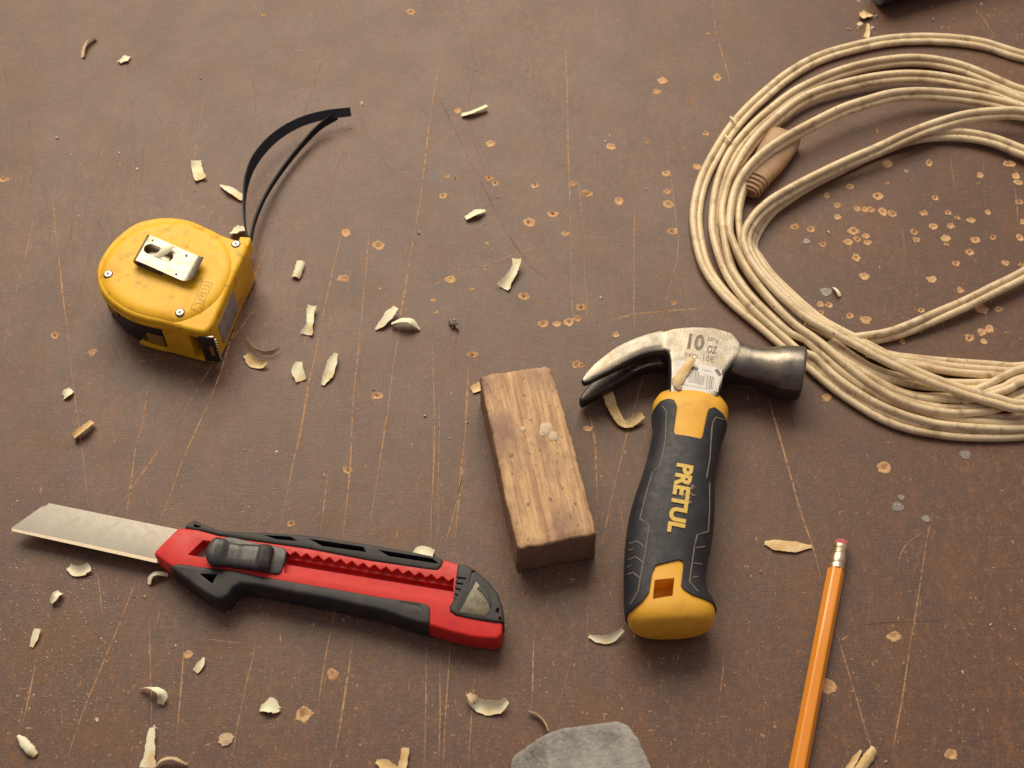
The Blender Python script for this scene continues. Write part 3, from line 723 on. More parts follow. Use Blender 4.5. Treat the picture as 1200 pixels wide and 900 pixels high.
# ================================================================== HAMMER
HZ = 13.6
def make_hammer():
    base = W(800, 560, 0)
    t = empty('claw_hammer', base, 'short claw hammer with steel head and black and yellow grip', 'hammer')
    parts = []
    # cheek
    ck = pxpoly([(776,388),(790,384),(812,382),(836,383),(852,387),(860,390),(866,397),(871,404),(868,416),(858,428),(850,438),(845,452),(841,468),(784,468),(785,445),(785,425),(783,414),(776,411)], 22.5)
    o = prism('cheek', ck, 4.0, 23.4, M['steel']); bevel(o, 2.2, 3, 40); parts.append(o)
    # neck and poll, round sections along the axis
    ax = [(838,418,9.5,9.6),(852,422,10.2,9.8),(866,426,9.8,9.7),(880,429,9.8,9.8),(893,431.5,10.4,10.4),(904,433.5,11.6,11.6),(912,435,12.8,12.8),(920,436,13.3,13.3),(931,437.3,13.5,13.5),(938,438,13.45,13.45),(940.5,438.3,12.6,12.6)]
    C3 = [W(a[0], a[1], HZ) for a in ax]; A = (C3[-1]-C3[2]).normalized(); S_ = Vector((-A.y, A.x, 0)).normalized(); U = Vector((0, 0, 1))
    rings = []
    for c, a in zip(C3, ax):
        n = 40; sq = 3.4 if a[0] < 860 else (2.6 if a[0] < 872 else 2.0); ring = []
        for j in range(n):
            q = 2*math.pi*j/n; cs, sn = math.cos(q), math.sin(q); k = (abs(cs)**sq+abs(sn)**sq)**(-1/sq)
            ring.append(c+S_*(a[2]*k*cs)+U*(a[3]*k*sn))
        rings.append(ring)
    parts.append(obj('poll', *loft_vf(rings), M['steel']))
    # claws
    outer = cr([W(x, y, 22).to_2d() for x, y in [(792,384),(776,385.5),(760,388.5),(740,395.5),(718,407),(700,420.5),(689,431),(680,442)]], 3)
    inner = cr([W(x, y, 22).to_2d() for x, y in [(792,416),(780,413.5),(768,413.5),(752,417),(735,424.5),(715,434.5),(700,441.5),(686,449)]], 3)
    def samp(l, u):
        f = u*(len(l)-1); i = min(int(f), len(l)-2); return l[i].lerp(l[i+1], f-i)
    for up in (1, -1):
        rings = []
        for k in range(31):
            u = k/30; a, b = samp(outer, u), samp(inner, u)
            if up > 0: z0 = HZ+.0+1.9*min(1, max(0, (u-.25)/.35))+1.6*u; z1 = 23.2-1.0*u-1.2*u**3
            else: z1 = HZ-.0-1.9*min(1, max(0, (u-.25)/.35))-2.4*u; z0 = 4.0-1.2*u-.4*u**3
            if up < 0:   # lower tine reaches a touch further
                sh = Vector((-.6*u, -1.0-2.2*u)); a, b = a+sh, b+sh
            if u > .93: m_ = (a+b)/2; kk = 1-(u-.93)/.07*.35; a, b = m_+(a-m_)*kk, m_+(b-m_)*kk
            ring = []; cz = (z0+z1)/2; hz = (z1-z0)/2; cxy = (a+b)/2; hv = (a-b)/2
            for j in range(16):
                q = 2*math.pi*j/16; cs, sn = math.cos(q), math.sin(q); kq = (abs(cs)**5+abs(sn)**5)**(-1/5)
                p = cxy+hv*(cs*kq); ring.append(Vector((p.x, p.y, cz+hz*sn*kq)))
            rings.append(ring)
        parts.append(obj('tine', *loft_vf(rings), M['steel']))
    # one forged piece
    V, Fc = [], []
    for p in parts:
        mw = p.matrix_basis; o_ = len(V)
        V += [(mw @ v.co)*1000 for v in p.data.vertices]; Fc += [tuple(i+o_ for i in f.vertices) for f in p.data.polygons]
    for p in parts: bpy.data.objects.remove(p)
    head = obj('head', V, Fc, M['steel'], t)
    rm = head.modifiers.new('r', 'REMESH'); rm.mode = 'VOXEL'; rm.voxel_size = .00055; rm.use_smooth_shade = True
    sm = head.modifiers.new('s', 'SMOOTH'); sm.iterations = 6; sm.factor = .5
    bake(head, 60)
    # second material: darker steel on the forward-facing and low parts of the claw
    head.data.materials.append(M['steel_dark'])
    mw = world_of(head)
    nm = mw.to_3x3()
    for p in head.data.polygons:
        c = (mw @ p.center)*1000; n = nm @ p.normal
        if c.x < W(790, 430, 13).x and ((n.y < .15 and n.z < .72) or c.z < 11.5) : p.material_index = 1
        elif c.x > W(848, 430, 13).x and n.z < .30+.10*mnoise.noise(c*.25) and n.y < .3: p.material_index = 1  # dark table reflection painted onto the poll's lower front faces
    # ---- grip
    LR = [((770,466),(846,470)),((764,476),(853.5,482)),((764,490),(853,494)),((766,505),(849,508)),((763,522),(843,526)),((759,540),(839,545)),((753,560),(836.5,566)),((746,580),(836,588)),
          ((740,600),(835.5,608)),((736,620),(834,628)),((733.5,640),(831,647)),((732.5,660),(827,665)),((732,680),(825.5,682)),((732,696),(828,697)),((732.5,712),(836,711)),((734,724),(838.5,722)),((738,733),(836,731)),((746,739),(829,737)),((764,743),(810,742))]
    TH = [9.5, 12, 12.6, 12.4, 12.4, 12.8, 13.3, 13.7, 13.9, 13.9, 13.8, 13.6, 13.6, 13.8, 14.0, 13.9, 13.0, 11.0, 6]
    def grip_rings(off, n=72, i0=0, i1=None):
        Lw = [W(*a, HZ+.3) for a, b in LR]; Rw = [W(*b, HZ+.3) for a, b in LR]
        idx = range(len(LR))[i0:i1]
        Lc = cr([Lw[i] for i in idx], 2.0); rings = []
        # resample jointly
        rowsL, rowsR, rowsT = [], [], []
        ids = list(idx)
        for a_, b_ in zip(ids, ids[1:]):
            pm, pn = max(a_-1, 0), min(b_+1, len(LR)-1)
            for k in range(4):
                u = k/4
                def c_(l): 
                    p0, p1, p2, p3 = l[pm], l[a_], l[b_], l[pn]
                    return .5*((2*p1)+(p2-p0)*u+(2*p0-5*p1+4*p2-p3)*(u*u)+(3*p1-p0-3*p2+p3)*(u**3))
                rowsL.append(c_(Lw)); rowsR.append(c_(Rw)); rowsT.append(c_(TH))
        rowsL.append(Lw[ids[-1]]); rowsR.append(Rw[ids[-1]]); rowsT.append(TH[ids[-1]])
        for a_, b_, th in zip(rowsL, rowsR, rowsT):
            c = (a_+b_)/2; h = (b_-a_)/2; hw = h.length; hd = h.normalized(); ring = []
            for j in range(n):
                q = 2*math.pi*j/n; cs, sn = math.cos(q), math.sin(q); e = 2.5; kq = (abs(cs)**e+abs(sn)**e)**(-1/e)
                ring.append(c+hd*((hw+off)*cs*kq)+Vector((0, 0, (th+off)*sn*kq)))
            rings.append(ring)
        return rings
    core = obj('handle', *loft_vf(grip_rings(-.35)), M['yhandle'], t, smooth=60)
    hh = pxpoly([(767,681),(790,679),(788,700),(765,703)], 26)
    hb = tmp(hh, 16, 45)
    cut(core, [hb], smooth=50)
    rub = obj('rubber_grip', *loft_vf(grip_rings(.45, i0=1, i1=16)), M['rubber'], t, smooth=60)
    zt = 26
    topc = tmp(pxpoly([(735,425),(875,425),(875,500),(856,492),(848,484),(837,479),(830,482),(828,487),(822.5,514),(820,517),(791,512),(788.5,508),(792.5,478),(789,471),(783,468.5),(774,469),(767,474),(757,486),(735,486)], zt-2), -10, 60)
    botc = tmp(pxpoly([(764,672),(768,664),(795,657.5),(799.5,659),(800.5,664),(797.5,688),(800,692),(811,698.5),(825,701),(838,702),(880,720),(880,790),(690,790),(700,730),(728,716),(742,710),(752,705),(760,695)], zt), -10, 60)
    cut(rub, [topc, botc], smooth=50)
    # drape helper
    def bvh(o):
        mw_ = world_of(o); return BVHTree.FromPolygons([(mw_ @ v.co)*1000 for v in o.data.vertices], [tuple(p.vertices) for p in o.data.polygons])
    T = bvh(rub)
    camp = Vector((0, -CAMB*1000, CAMH*1000))
    def hit(px, py, off=.1, T=T):
        d = (W(px, py, 0)-camp).normalized(); h, n, *_ = T.ray_cast(camp, d)
        if h is None: return None
        return h+n*off
    def drape(name, v, f, m, par, T, off=.1, base_z=None):
        nv = []
        for p in v:
            h, n, *_ = T.ray_cast(Vector((p[0], p[1], 80)), Vector((0, 0, -1)))
            z = (h.z if h else HZ)
            nv.append(Vector((p[0], p[1], z+off+(p[2] if base_z is None else 0))))
        return obj(name, nv, f, m, par, smooth=30)
    lines = [[(776,476),(781,482),(780,515),(777,532),(773,547),(765,553),(757,580),(750,608),(761,616),(756,648),(750,680),(748,693),(739,708)],
             [(848,492),(839,489),(835,496),(833,520),(832,537),(828,560)], [(831.5,566),(831.5,595),(830,623),(817,627),(814,640),(811,660),(808,682),(818,693)],
             [(738,637),(747,634.5),(755,641)], [(737,656),(745,652.5),(754,660)], [(736,673),(742,671),(750,678)], [(737,645),(743,643)], [(735.5,665),(740,662)],
             [(816,642),(826,640.5)], [(812,660),(822,661)], [(811,677),(818,676)], [(834,500),(833,520)]]
    lv = []
    for ln in lines:
        P = []
        for (x1, y1), (x2, y2) in zip(ln, ln[1:]):
            k = max(1, int(math.hypot(x2-x1, y2-y1)/3))
            for j in range(k): P.append((x1+(x2-x1)*j/k, y1+(y2-y1)*j/k))
        P.append(ln[-1]); q = [hit(x, y, .02) for x, y in P]; q = [a for a in q if a]
        if len(q) > 1: lv.append(tube_vf(q, .33, 6))
    obj('grip_line', *merge(lv), M['groove'], rub)
    # raised lettering
    def text_vf(s, height, length, origin, dirx, diry, extrude=.0, offset=.02, cuts=2, spacing=1.0):
        cu = bpy.data.curves.new('txt', 'FONT'); cu.body = s; cu.size = 1; cu.offset = offset; cu.extrude = extrude/height if extrude else 0; cu.space_character = spacing; cu.resolution_u = 4
        o = bpy.data.objects.new('txt', cu); col.objects.link(o); bpy.context.view_layer.update()
        me = bpy.data.meshes.new_from_object(o.evaluated_get(bpy.context.evaluated_depsgraph_get())); bpy.data.objects.remove(o); bpy.data.curves.remove(cu)
        bm = bmesh.new(); bm.from_mesh(me); bmesh.ops.triangulate(bm, faces=bm.faces)
        if cuts: bmesh.ops.subdivide_edges(bm, edges=bm.edges[:], cuts=cuts, use_grid_fill=True)
        xs = [v.co.x for v in bm.verts]; ys = [v.co.y for v in bm.verts]; x0, x1, y0, y1 = min(xs), max(xs), min(ys), max(ys)
        V = []
        for v in bm.verts:
            u = (v.co.x-x0)/(x1-x0)*length; w_ = (v.co.y-y0)/(y1-y0)*height
            p = origin+dirx*u+diry*w_; V.append(Vector((p.x, p.y, v.co.z*height)))
        Fc = [tuple(l.index for l in f.verts) for f in bm.faces]; bm.free(); bpy.data.meshes.remove(me)
        return V, Fc
    a, b = W(793, 543, 27.5), W(781, 624, 27.5); dx = (b-a); dx.z = 0; ln = dx.length; dx.normalize(); dy = Vector((-dx.y, dx.x, 0))
    V, Fc = text_vf('PRETUL', 7.8, ln, a, dx, dy, extrude=.35, offset=.045)
    drape('lettering', V, Fc, M['yletter'], rub, T, .15)
    # print on the cheek
    Th = bvh(head)
    def cheek(s, p0, p1, hgt, off=.02, name='print', m='print', sp=1.0):
        a, b = W(*p0, 23.4), W(*p1, 23.4); dx = b-a; dx.z = 0; ln = dx.length; dx.normalize(); dy = Vector((-dx.y, dx.x, 0))
        # lettering leans like the photo: its strokes follow the handle
        dy = (dy+dx*.04).normalized()
        V, Fc = text_vf(s, hgt, ln, a, dx, dy, 0, off, 0, sp)
        drape(name, V, Fc, M[m], head, Th, .06)
    cheek('10', (805, 409), (824, 411.5), 9.6, .035)
    cheek('OZ', (828, 413), (839.5, 415), 4.6, .035)
    cheek('283g', (828, 400), (841.5, 402.5), 2.8, .0)
    cheek('MO-10E', (802.5, 419), (836, 424.6), 3.1, .0, sp=1.12)
    st = pxpoly([(792,421.5),(800,422.5),(813,424.5),(838,430),(845,433),(847,440),(842,465),(790,461),(788,440)], 23.5)
    # finely divided so it follows the steel
    n = len(st); cc_ = sum((Vector((p.x, p.y, 0)) for p in st), Vector())/n
    bm_ = bmesh.new(); bm_.faces.new([bm_.verts.new((p.x, p.y, 0)) for p in st])
    bmesh.ops.triangulate(bm_, faces=bm_.faces[:]); bmesh.ops.subdivide_edges(bm_, edges=bm_.edges[:], cuts=5, use_grid_fill=True)
    V = [v.co.copy() for v in bm_.verts]; bm_.verts.index_update(); Fq = [tuple(v.index for v in f.verts) for f in bm_.faces]; bm_.free()
    drape('price_sticker', V, Fq, M['sticker'], head, Th, .16)
    bars = []
    rr_ = random.Random(3)
    def quad(px0, py0, px1, py1, wpx):
        a, b = W(px0, py0, 23.5), W(px1, py1, 23.5); d = (b-a).normalized(); s = Vector((d.y, -d.x, 0))*wpx*.42/2
        bars.append(([a-s, a+s, b+s, b-s], [(0, 1, 2, 3)]))
    for k in range(7):
        x = 807+k*1.75; quad(x+1.6, 434+k*.3, x-.2, 448+k*.3, rr_.choice([.45, .8, .55]))
    for k in range(4): quad(820.5+k*1.5, 440+k*.3, 819+k*1.5, 451+k*.3, .5)
    for k in range(5): quad(829+k*1.9, 440+k*.4, 827.4+k*1.9, 455+k*.4, rr_.choice([.45, .9]))
    quad(808.5, 430.5, 818, 433, 4.6); quad(839, 433, 844.5, 440, 4.5)
    for k in range(9): quad(802+k*3.2, 451+k*.6, 803.4+k*3.2, 451.3+k*.6, 1.1)
    for k in range(6): quad(823+k*1.8, 433.3+k*.35, 824.2+k*1.8, 433.6+k*.35, .9)
    V, Fc = merge(bars)
    drape('barcode', [Vector((p.x, p.y, 0)) for p in V], Fc, M['ink'], head, Th, .24)
    # scuff across the lettering
    sc = []
    for _ in range(60):
        p = hit(rnd.gauss(806, 4), rnd.gauss(580, 7), .3)
        if p:
            s = rnd.uniform(.3, 1.0); a_ = rnd.random()*6
            sc.append(([p+Vector((math.cos(a_+k)*s, math.sin(a_+k)*s, rnd.uniform(0, .2)))*.8 for k in (0, 1.6, 3.1, 4.7)], [(0, 1, 2, 3)]))
    obj('scuff', *merge(sc), M['groove'], rub)['kind'] = 'stuff'
    return t
hammer = make_hammer()

# ================================================================== UTILITY KNIFE
def make_knife():
    base = W(380, 700, 0)
    t = empty('utility_knife', base, 'red and black snap-off utility knife with its blade pushed out', 'knife')
    Z = 14.0
    red = prism('body', pxpoly([(179.5,649),(182,645),(209,618),(232,619),(255,626),(300,633),(353,640),(433,655),(513,666),(519,655),(536,660),(549,664),(560,676),(575,700),(584,718),(589,730),
          (589,742),(585,748),(578,749),(552,746),(527,740),(505,733),(449,706),(385,694),(300,680),(245,671),(210,667),(199,663)], Z), 1.2, Z, M['red'], t)
    bevel(red, 1.3, 3, 40)
    # toothed channel
    up = []; n = 15; x0, y0, x1, y1 = 333, 646.5, 532, 679.5
    for k in range(n*2+1):
        f = k/(n*2); a = 0 if k % 2 else -1
        x, y = x0+(x1-x0)*f, y0+(y1-y0)*f
        up.append((x, y-(2.6 if a else -2.4)))
    ch = pxpoly(up+[(531,706.5),(333,671.5)], Z)
    win = pxpoly([(220,650),(238,633),(256,635),(262,655),(242,654)], Z)
    cut(red, [tmp(ch, Z-3.2, Z+5), tmp(win, 6.9, Z+5), tmp(pxpoly([(335,651),(531,684),(531,690),(335,658)], Z), Z-6.5, Z+5)], smooth=40)
    # slit line at the end of the channel
    # lower grip
    low = prism('lower_grip', pxpoly([(197,664),(203,660.5),(210,659.5),(242,664),(275,667),(300,673),(340,680),(385,687.5),(449,699),(494,705),(503,708.5),(505.5,714),(505,732),(490,730),(449,716),(385,702),(340,694),(300,686),
          (282,684),(274,688),(268,697),(260,702),(252,702),(240,695),(215,677)], Z+.4, ), 0.2, Z+.5, M['black'], t)
    bevel(low, 2.2, 4, 50)
    cut(low, [tmp(pxpoly([(234,673),(255,673),(249,684.5)], Z), 6, 30), tmp(pxpoly([(468,705),(493,709.5),(495,715.5),(480,713)], Z), Z+.1, 30)], smooth=40)
    prism('grip_slot', pxpoly([(467,704.5),(494,709),(496,716),(479,714)], Z), Z-.4, Z+.16, M['gap'], low)
    upg = prism('upper_grip', pxpoly([(215,618.5),(222,611),(228,609),(246,617),(260,621.5),(285,623),(312,623.5),(350,626),(385,630),(433,637.5),(487,647),(515,653),(520,656.5),(518,663.5),(512,668),(500,667),(433,657),(361,643),(300,634.5),(255,627.5),(233,622)], Z+.4), .4, Z+.5, M['black'], t)
    bevel(upg, 1.2, 3, 50)
    cut(upg, [tmp(pxpoly(p, Z), 9.5, 30) for p in ([(309,627.5),(341,629.5),(348,634.5),(324,632.5)], [(362,631.8),(426,641.5),(429,647.5),(378,640.5)], [(443,644.8),(507,655),(515,661.5),(456,652.3)], [(228,614.5),(236,617.5),(233,619),(227,618)])], smooth=40)
    # tail cap
    cap = prism('tail_cap', pxpoly([(536.5,660.5),(548,662.5),(558,668),(573,682),(583,694),(589,710),(591.5,729.5),(580,729),(555,725),(534,720.5),(527.5,716),(526.5,710),(531.5,703),(534,678)], Z+.9), 1.5, Z+1.0, M['black'], t)
    bevel(cap, 1.0, 3, 50)
    ct = []
    for k, (y, x2) in enumerate(((679,546.5),(685.5,543),(692,540.5),(698.5,537),(704.5,533.5))):
        x1_ = 534.5-k*.8
        sl_ = pxpoly([(x1_, y-2.2),(x2, y-.8),(x2-1.2, y+2.4),(x1_-.6, y+1.2)], Z); ct.append(tmp(sl_, Z+.1, 30)); prism('cap_slot', sl_, Z-.2, Z+.2, M['gap'], cap)
    sl_ = pxpoly([(552.5,668.5),(556.5,669),(553,684),(549.5,682.5)], Z+1); prism('cap_slot', sl_, Z-.2, Z+.2, M['gap'], cap)
    ct += [tmp(sl_, Z+.1, 30),
           tmp(pxpoly([(582.5,712),(585,713),(584,719),(580.5,717)], Z+1), Z-1.2, 30), tmp(pxpoly([(584.5,722.5),(588,723.5),(587,727),(584,726)], Z+1), Z-1.2, 30)]
    cut(cap, ct, smooth=40)
    ins = prism('smoky_insert', pxpoly([(558,681),(566,690),(575,709),(574,716),(569,722),(563,722),(538,717.5)], Z+1), Z, Z+1.25, M['smoke'], t, .3)
    prism('hang_slot', pxpoly([(558.5,689.5),(562,686.5),(566.5,688),(573,697),(576,707),(574,714),(572,706),(565,695)], Z+1.3), Z+1, Z+1.5, M['black'], t, .2)
    # slider
    prism('slider_plate', cr(pxpoly([(262,630),(300,636),(332,641.5),(336,646),(334,658),(329,670),(324,672.5),(300,668),(262,661)], Z+1), 3, True), Z-2.5, Z+1.1, M['slider'], t, .5)
    a, b = W(243, 646, Z+3), W(318, 655, Z+3); d = (b-a); d.z = 0; Ln = d.length; d.normalize(); s = Vector((-d.y, d.x, 0))
    rings = []
    for k in range(61):
        u = k/60
        hz = interp([(0, 5.2), (.04, 6.6), (.12, 7.2), (.24, 6.0), (.32, 4.2), (.45, 3.7), (.55, 4.4), (.68, 4.6), (.78, 4.7), (.84, 6.2), (.9, 6.7), (.96, 6.2), (1, 4.6)], u)
        hz *= .86
        if .80 < u < .96: hz += .22*math.sin(u*190)
        w = interp([(0, 2.5), (.03, 4.6), (.08, 6.2), (.15, 6.9), (.24, 6.5), (.32, 5.7), (.45, 5.5), (.7, 6.0), (.8, 6.3), (.95, 6.3), (1, 5.2)], u)
        c = a+d*(u*Ln); ring = []
        for j in range(20):
            q = 2*math.pi*j/20; cs, sn = math.cos(q), math.sin(q); kq = (abs(cs)**4+abs(sn)**4)**(-.25)
            zc = Z+.5+hz/2; ring.append(Vector((c.x, c.y, 0))+s*(w*cs*kq)+Vector((0, 0, zc+(hz/2)*sn*kq)))
        rings.append(ring)
    obj('slider', *loft_vf(rings), M['slider'], t, smooth=50)
    # blade
    bz = 7.2
    bl = pxpoly([(57.5,589.5),(54,592.5),(49,593.5),(13.5,618.5),(13.5,622),(184,659),(300,684),(310,645),(207,620)], bz)
    prism('blade', bl, bz-.6, bz, M['blade'], t, .08)
    prism('cutting_edge', pxpoly([(13.5,619.2),(14,622.4),(100,641.3),(184,659.8),(184,655.6),(100,637.2)], bz), bz-.45, bz+.03, M['edge'], t)
    sn = []
    for x in (80, 122, 164):
        yb = 636.5+(x-80)*.214; sn.append(scratch_free(W(x-28, yb-5.5, bz), W(x+17, 595+(x+17-60)*.205+1, bz), .18, bz+.04))
    obj('snap_line', *merge(sn), M['snap'], t)
    return t
M['snap'] = mat('snap_score', (.33, .30, .26), .5, .6)
knife = make_knife()

# ================================================================== WOOD BLOCK
def make_block():
    Z = 23.5
    q = [W(561.5,441,Z), W(640,428,Z), W(649,434,Z), W(700,625,Z), W(606,644,Z)]
    ang = math.atan2((q[0]-q[4]).y, (q[0]-q[4]).x)-math.pi/2
    base = (q[0]+q[1]+q[3]+q[4])/4; base.z = 0
    t = empty('wood_block', base, 'small worn wooden block lying flat between knife and hammer', 'wood block', rot=ang)
    out = []
    corners = [W(562,441,Z), W(575,437,Z), W(638,428,Z), W(646,430.5,Z), W(650,439,Z), W(674,526,Z), W(699,620,Z), W(699.5,624.5,Z), W(695,628,Z), W(650,636,Z), W(609,643.5,Z), W(605,641,Z), W(585,550,Z)]
    P = []
    for i, p in enumerate(corners):
        n = corners[(i+1) % len(corners)]; k = max(1, int((n-p).length/1.8))
        for j in range(k): P.append(p.lerp(n, j/k))
    N_ = len(P); cen = base
    rings = []
    prof = [(1.2, 0), (.2, .5), (0, 1.5), (.1, 6), (.15, 12), (.1, 18), (0, 21.6), (.15, 22.6), (.55, 23.2), (1.3, 23.5)]
    for (ins, z) in prof:
        ring = []
        for i, p in enumerate(P):
            tg = P[(i+1) % N_]-P[i-1]; tg.z = 0; tg.normalize(); nn = Vector((tg.y, -tg.x, 0))
            if nn.dot(Vector((cen.x-p.x, cen.y-p.y, 0))) < 0: nn = -nn
            e = mnoise.noise(Vector((p.x*.12, p.y*.12, z*.08)))*.45+mnoise.noise(Vector((p.x*.5, p.y*.5, z*.4)))*.16
            rag = abs(mnoise.noise(Vector((p.x*.35, p.y*.35, 5))))*.9 if z > 21 else 0
            # the near edge is chipped
            if z > 21 and (W(650, 636, Z)-p).dot(Vector((0, 1, 0))) > -8: rag *= 2.0
            v = p+nn*(ins+e+rag*(1 if z < 23.3 else .5)); v.z = z-(rag*.5 if 22 < z < 23.52 else 0)+(mnoise.noise(Vector((p.x*.05, p.y*.05, 1)))*.25 if z > 1 else 0)
            ring.append(v)
        rings.append(ring)
    cc = sum(rings[-1], Vector())/N_; 
    
    for k_ in (.93, .8, .6, .4, .2): rings.append([cc+(p-cc)*k_+Vector((0, 0, .1*mnoise.noise(p*.05*k_))) for p in rings[9]])
    V, Fc = loft_vf(rings, cap=False); V.append(cc); m0 = (len(rings)-1)*N_
    Fc += [(m0+j, m0+(j+1) % N_, len(V)-1) for j in range(N_)]; Fc.append(tuple(range(N_))[::-1])
    o = obj('block', V, Fc, M['block'], t, smooth=35)
    o.data.materials.append(M['block_side'])
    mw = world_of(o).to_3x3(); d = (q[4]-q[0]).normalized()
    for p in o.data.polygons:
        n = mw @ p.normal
        if n.z < .45: p.material_index = 1  # every side face takes the darker grain, its shade painted into the colour
    # glue blob
    gl = []
    for (px, py, r, h) in ((640,503,3.1,.6),(648,511,2.2,.4),(636,507,1.8,.3),(613,503,1.3,.4)):
        c = W(px, py, Z); n = 14; V = []; 
        for k, (s, z) in enumerate(((1, 0), (.8, .6), (.4, .95))):
            for j in range(n):
                a = 2*math.pi*j/n; w = r*s*(1+.25*mnoise.noise(Vector((math.cos(a)*2+px, math.sin(a)*2, 0)))); V.append((c.x+w*math.cos(a), c.y+w*math.sin(a)*1.2, Z+.02+z*h))
        V.append((c.x, c.y, Z+h)); Fq = [(k*n+j, k*n+(j+1) % n, (k+1)*n+(j+1) % n, (k+1)*n+j) for k in range(2) for j in range(n)]+[(2*n+j, 2*n+(j+1) % n, 3*n) for j in range(n)]
        gl.append((V, Fq))
    obj('glue_blob', *merge(gl), M['glue'], t, smooth=70)
make_block()

# ================================================================== PENCIL
def make_pencil():
    a = W(986.5, 634, 3.9); b = W(937.5, 890, 3.9); d = (b-a); d.z = 0; d.normalize(); s = Vector((-d.y, d.x, 0)); U = Vector((0, 0, 1))
    t = empty('pencil', (a+d*60)-U*3.9, 'orange pencil with worn pink eraser, pointing out of the frame', 'pencil')
    def rings(prof, n, r0=0):
        return [[a+d*u+(s*math.cos(q)+U*math.sin(q))*(r*(1+mod*(.5-.5*math.cos(6*(q)) if n > 6 else 0))) for q in [2*math.pi*j/n+r0 for j in range(n)]] for u, r, mod in prof]
    obj('eraser', *loft_vf(rings([(-.2, 1.8, 0), (.3, 2.7, 0), (1.3, 3.2, 0), (7, 3.3, 0)], 28)), M['eraser'], t)
    fer = [(3.0, 3.35, 0), (3.2, 3.7, 0)]
    for k in range(3): fer += [(5+k*1.1, 3.7, 0), (5.4+k*1.1, 3.5, 0), (5.8+k*1.1, 3.7, 0)]
    fer += [(12.5, 3.75, 0), (12.8, 3.62, 0), (13.2, 3.78, 0), (15.3, 3.75, 0), (15.4, 3.5, 0)]
    obj('ferrule', *loft_vf(rings(fer, 32)), M['ferrule'], t)
    n = 48; R_ = []
    for u, k in ((14.9, .96), (15.3, 1), (60, 1), (110, 1), (150, 1), (152, .98)):
        ring = []
        for j in range(n):
            q = 2*math.pi*j/n; w = ((q+math.pi/6) % (math.pi/3))-math.pi/6; rr = min(3.55/math.cos(w), 3.93)*k
            ring.append(a+d*u+(s*math.sin(q)+U*math.cos(q))*rr+U*(-.3))
        R_.append(ring)
    obj('barrel', *loft_vf(R_), M['orange'], t, smooth=22)
    obj('sharpened_wood', *loft_vf([[a+d*u+(s*math.cos(q)+U*math.sin(q))*r-U*.3 for q in [2*math.pi*j/24 for j in range(24)]] for u, r in ((151.5, 3.5), (168, 1.0))]), M['pwood'], t)
    obj('lead', *loft_vf([[a+d*u+(s*math.cos(q)+U*math.sin(q))*r-U*.3 for q in [2*math.pi*j/16 for j in range(16)]] for u, r in ((167.5, 1.05), (173, .2))]), M['lead'], t)
make_pencil()

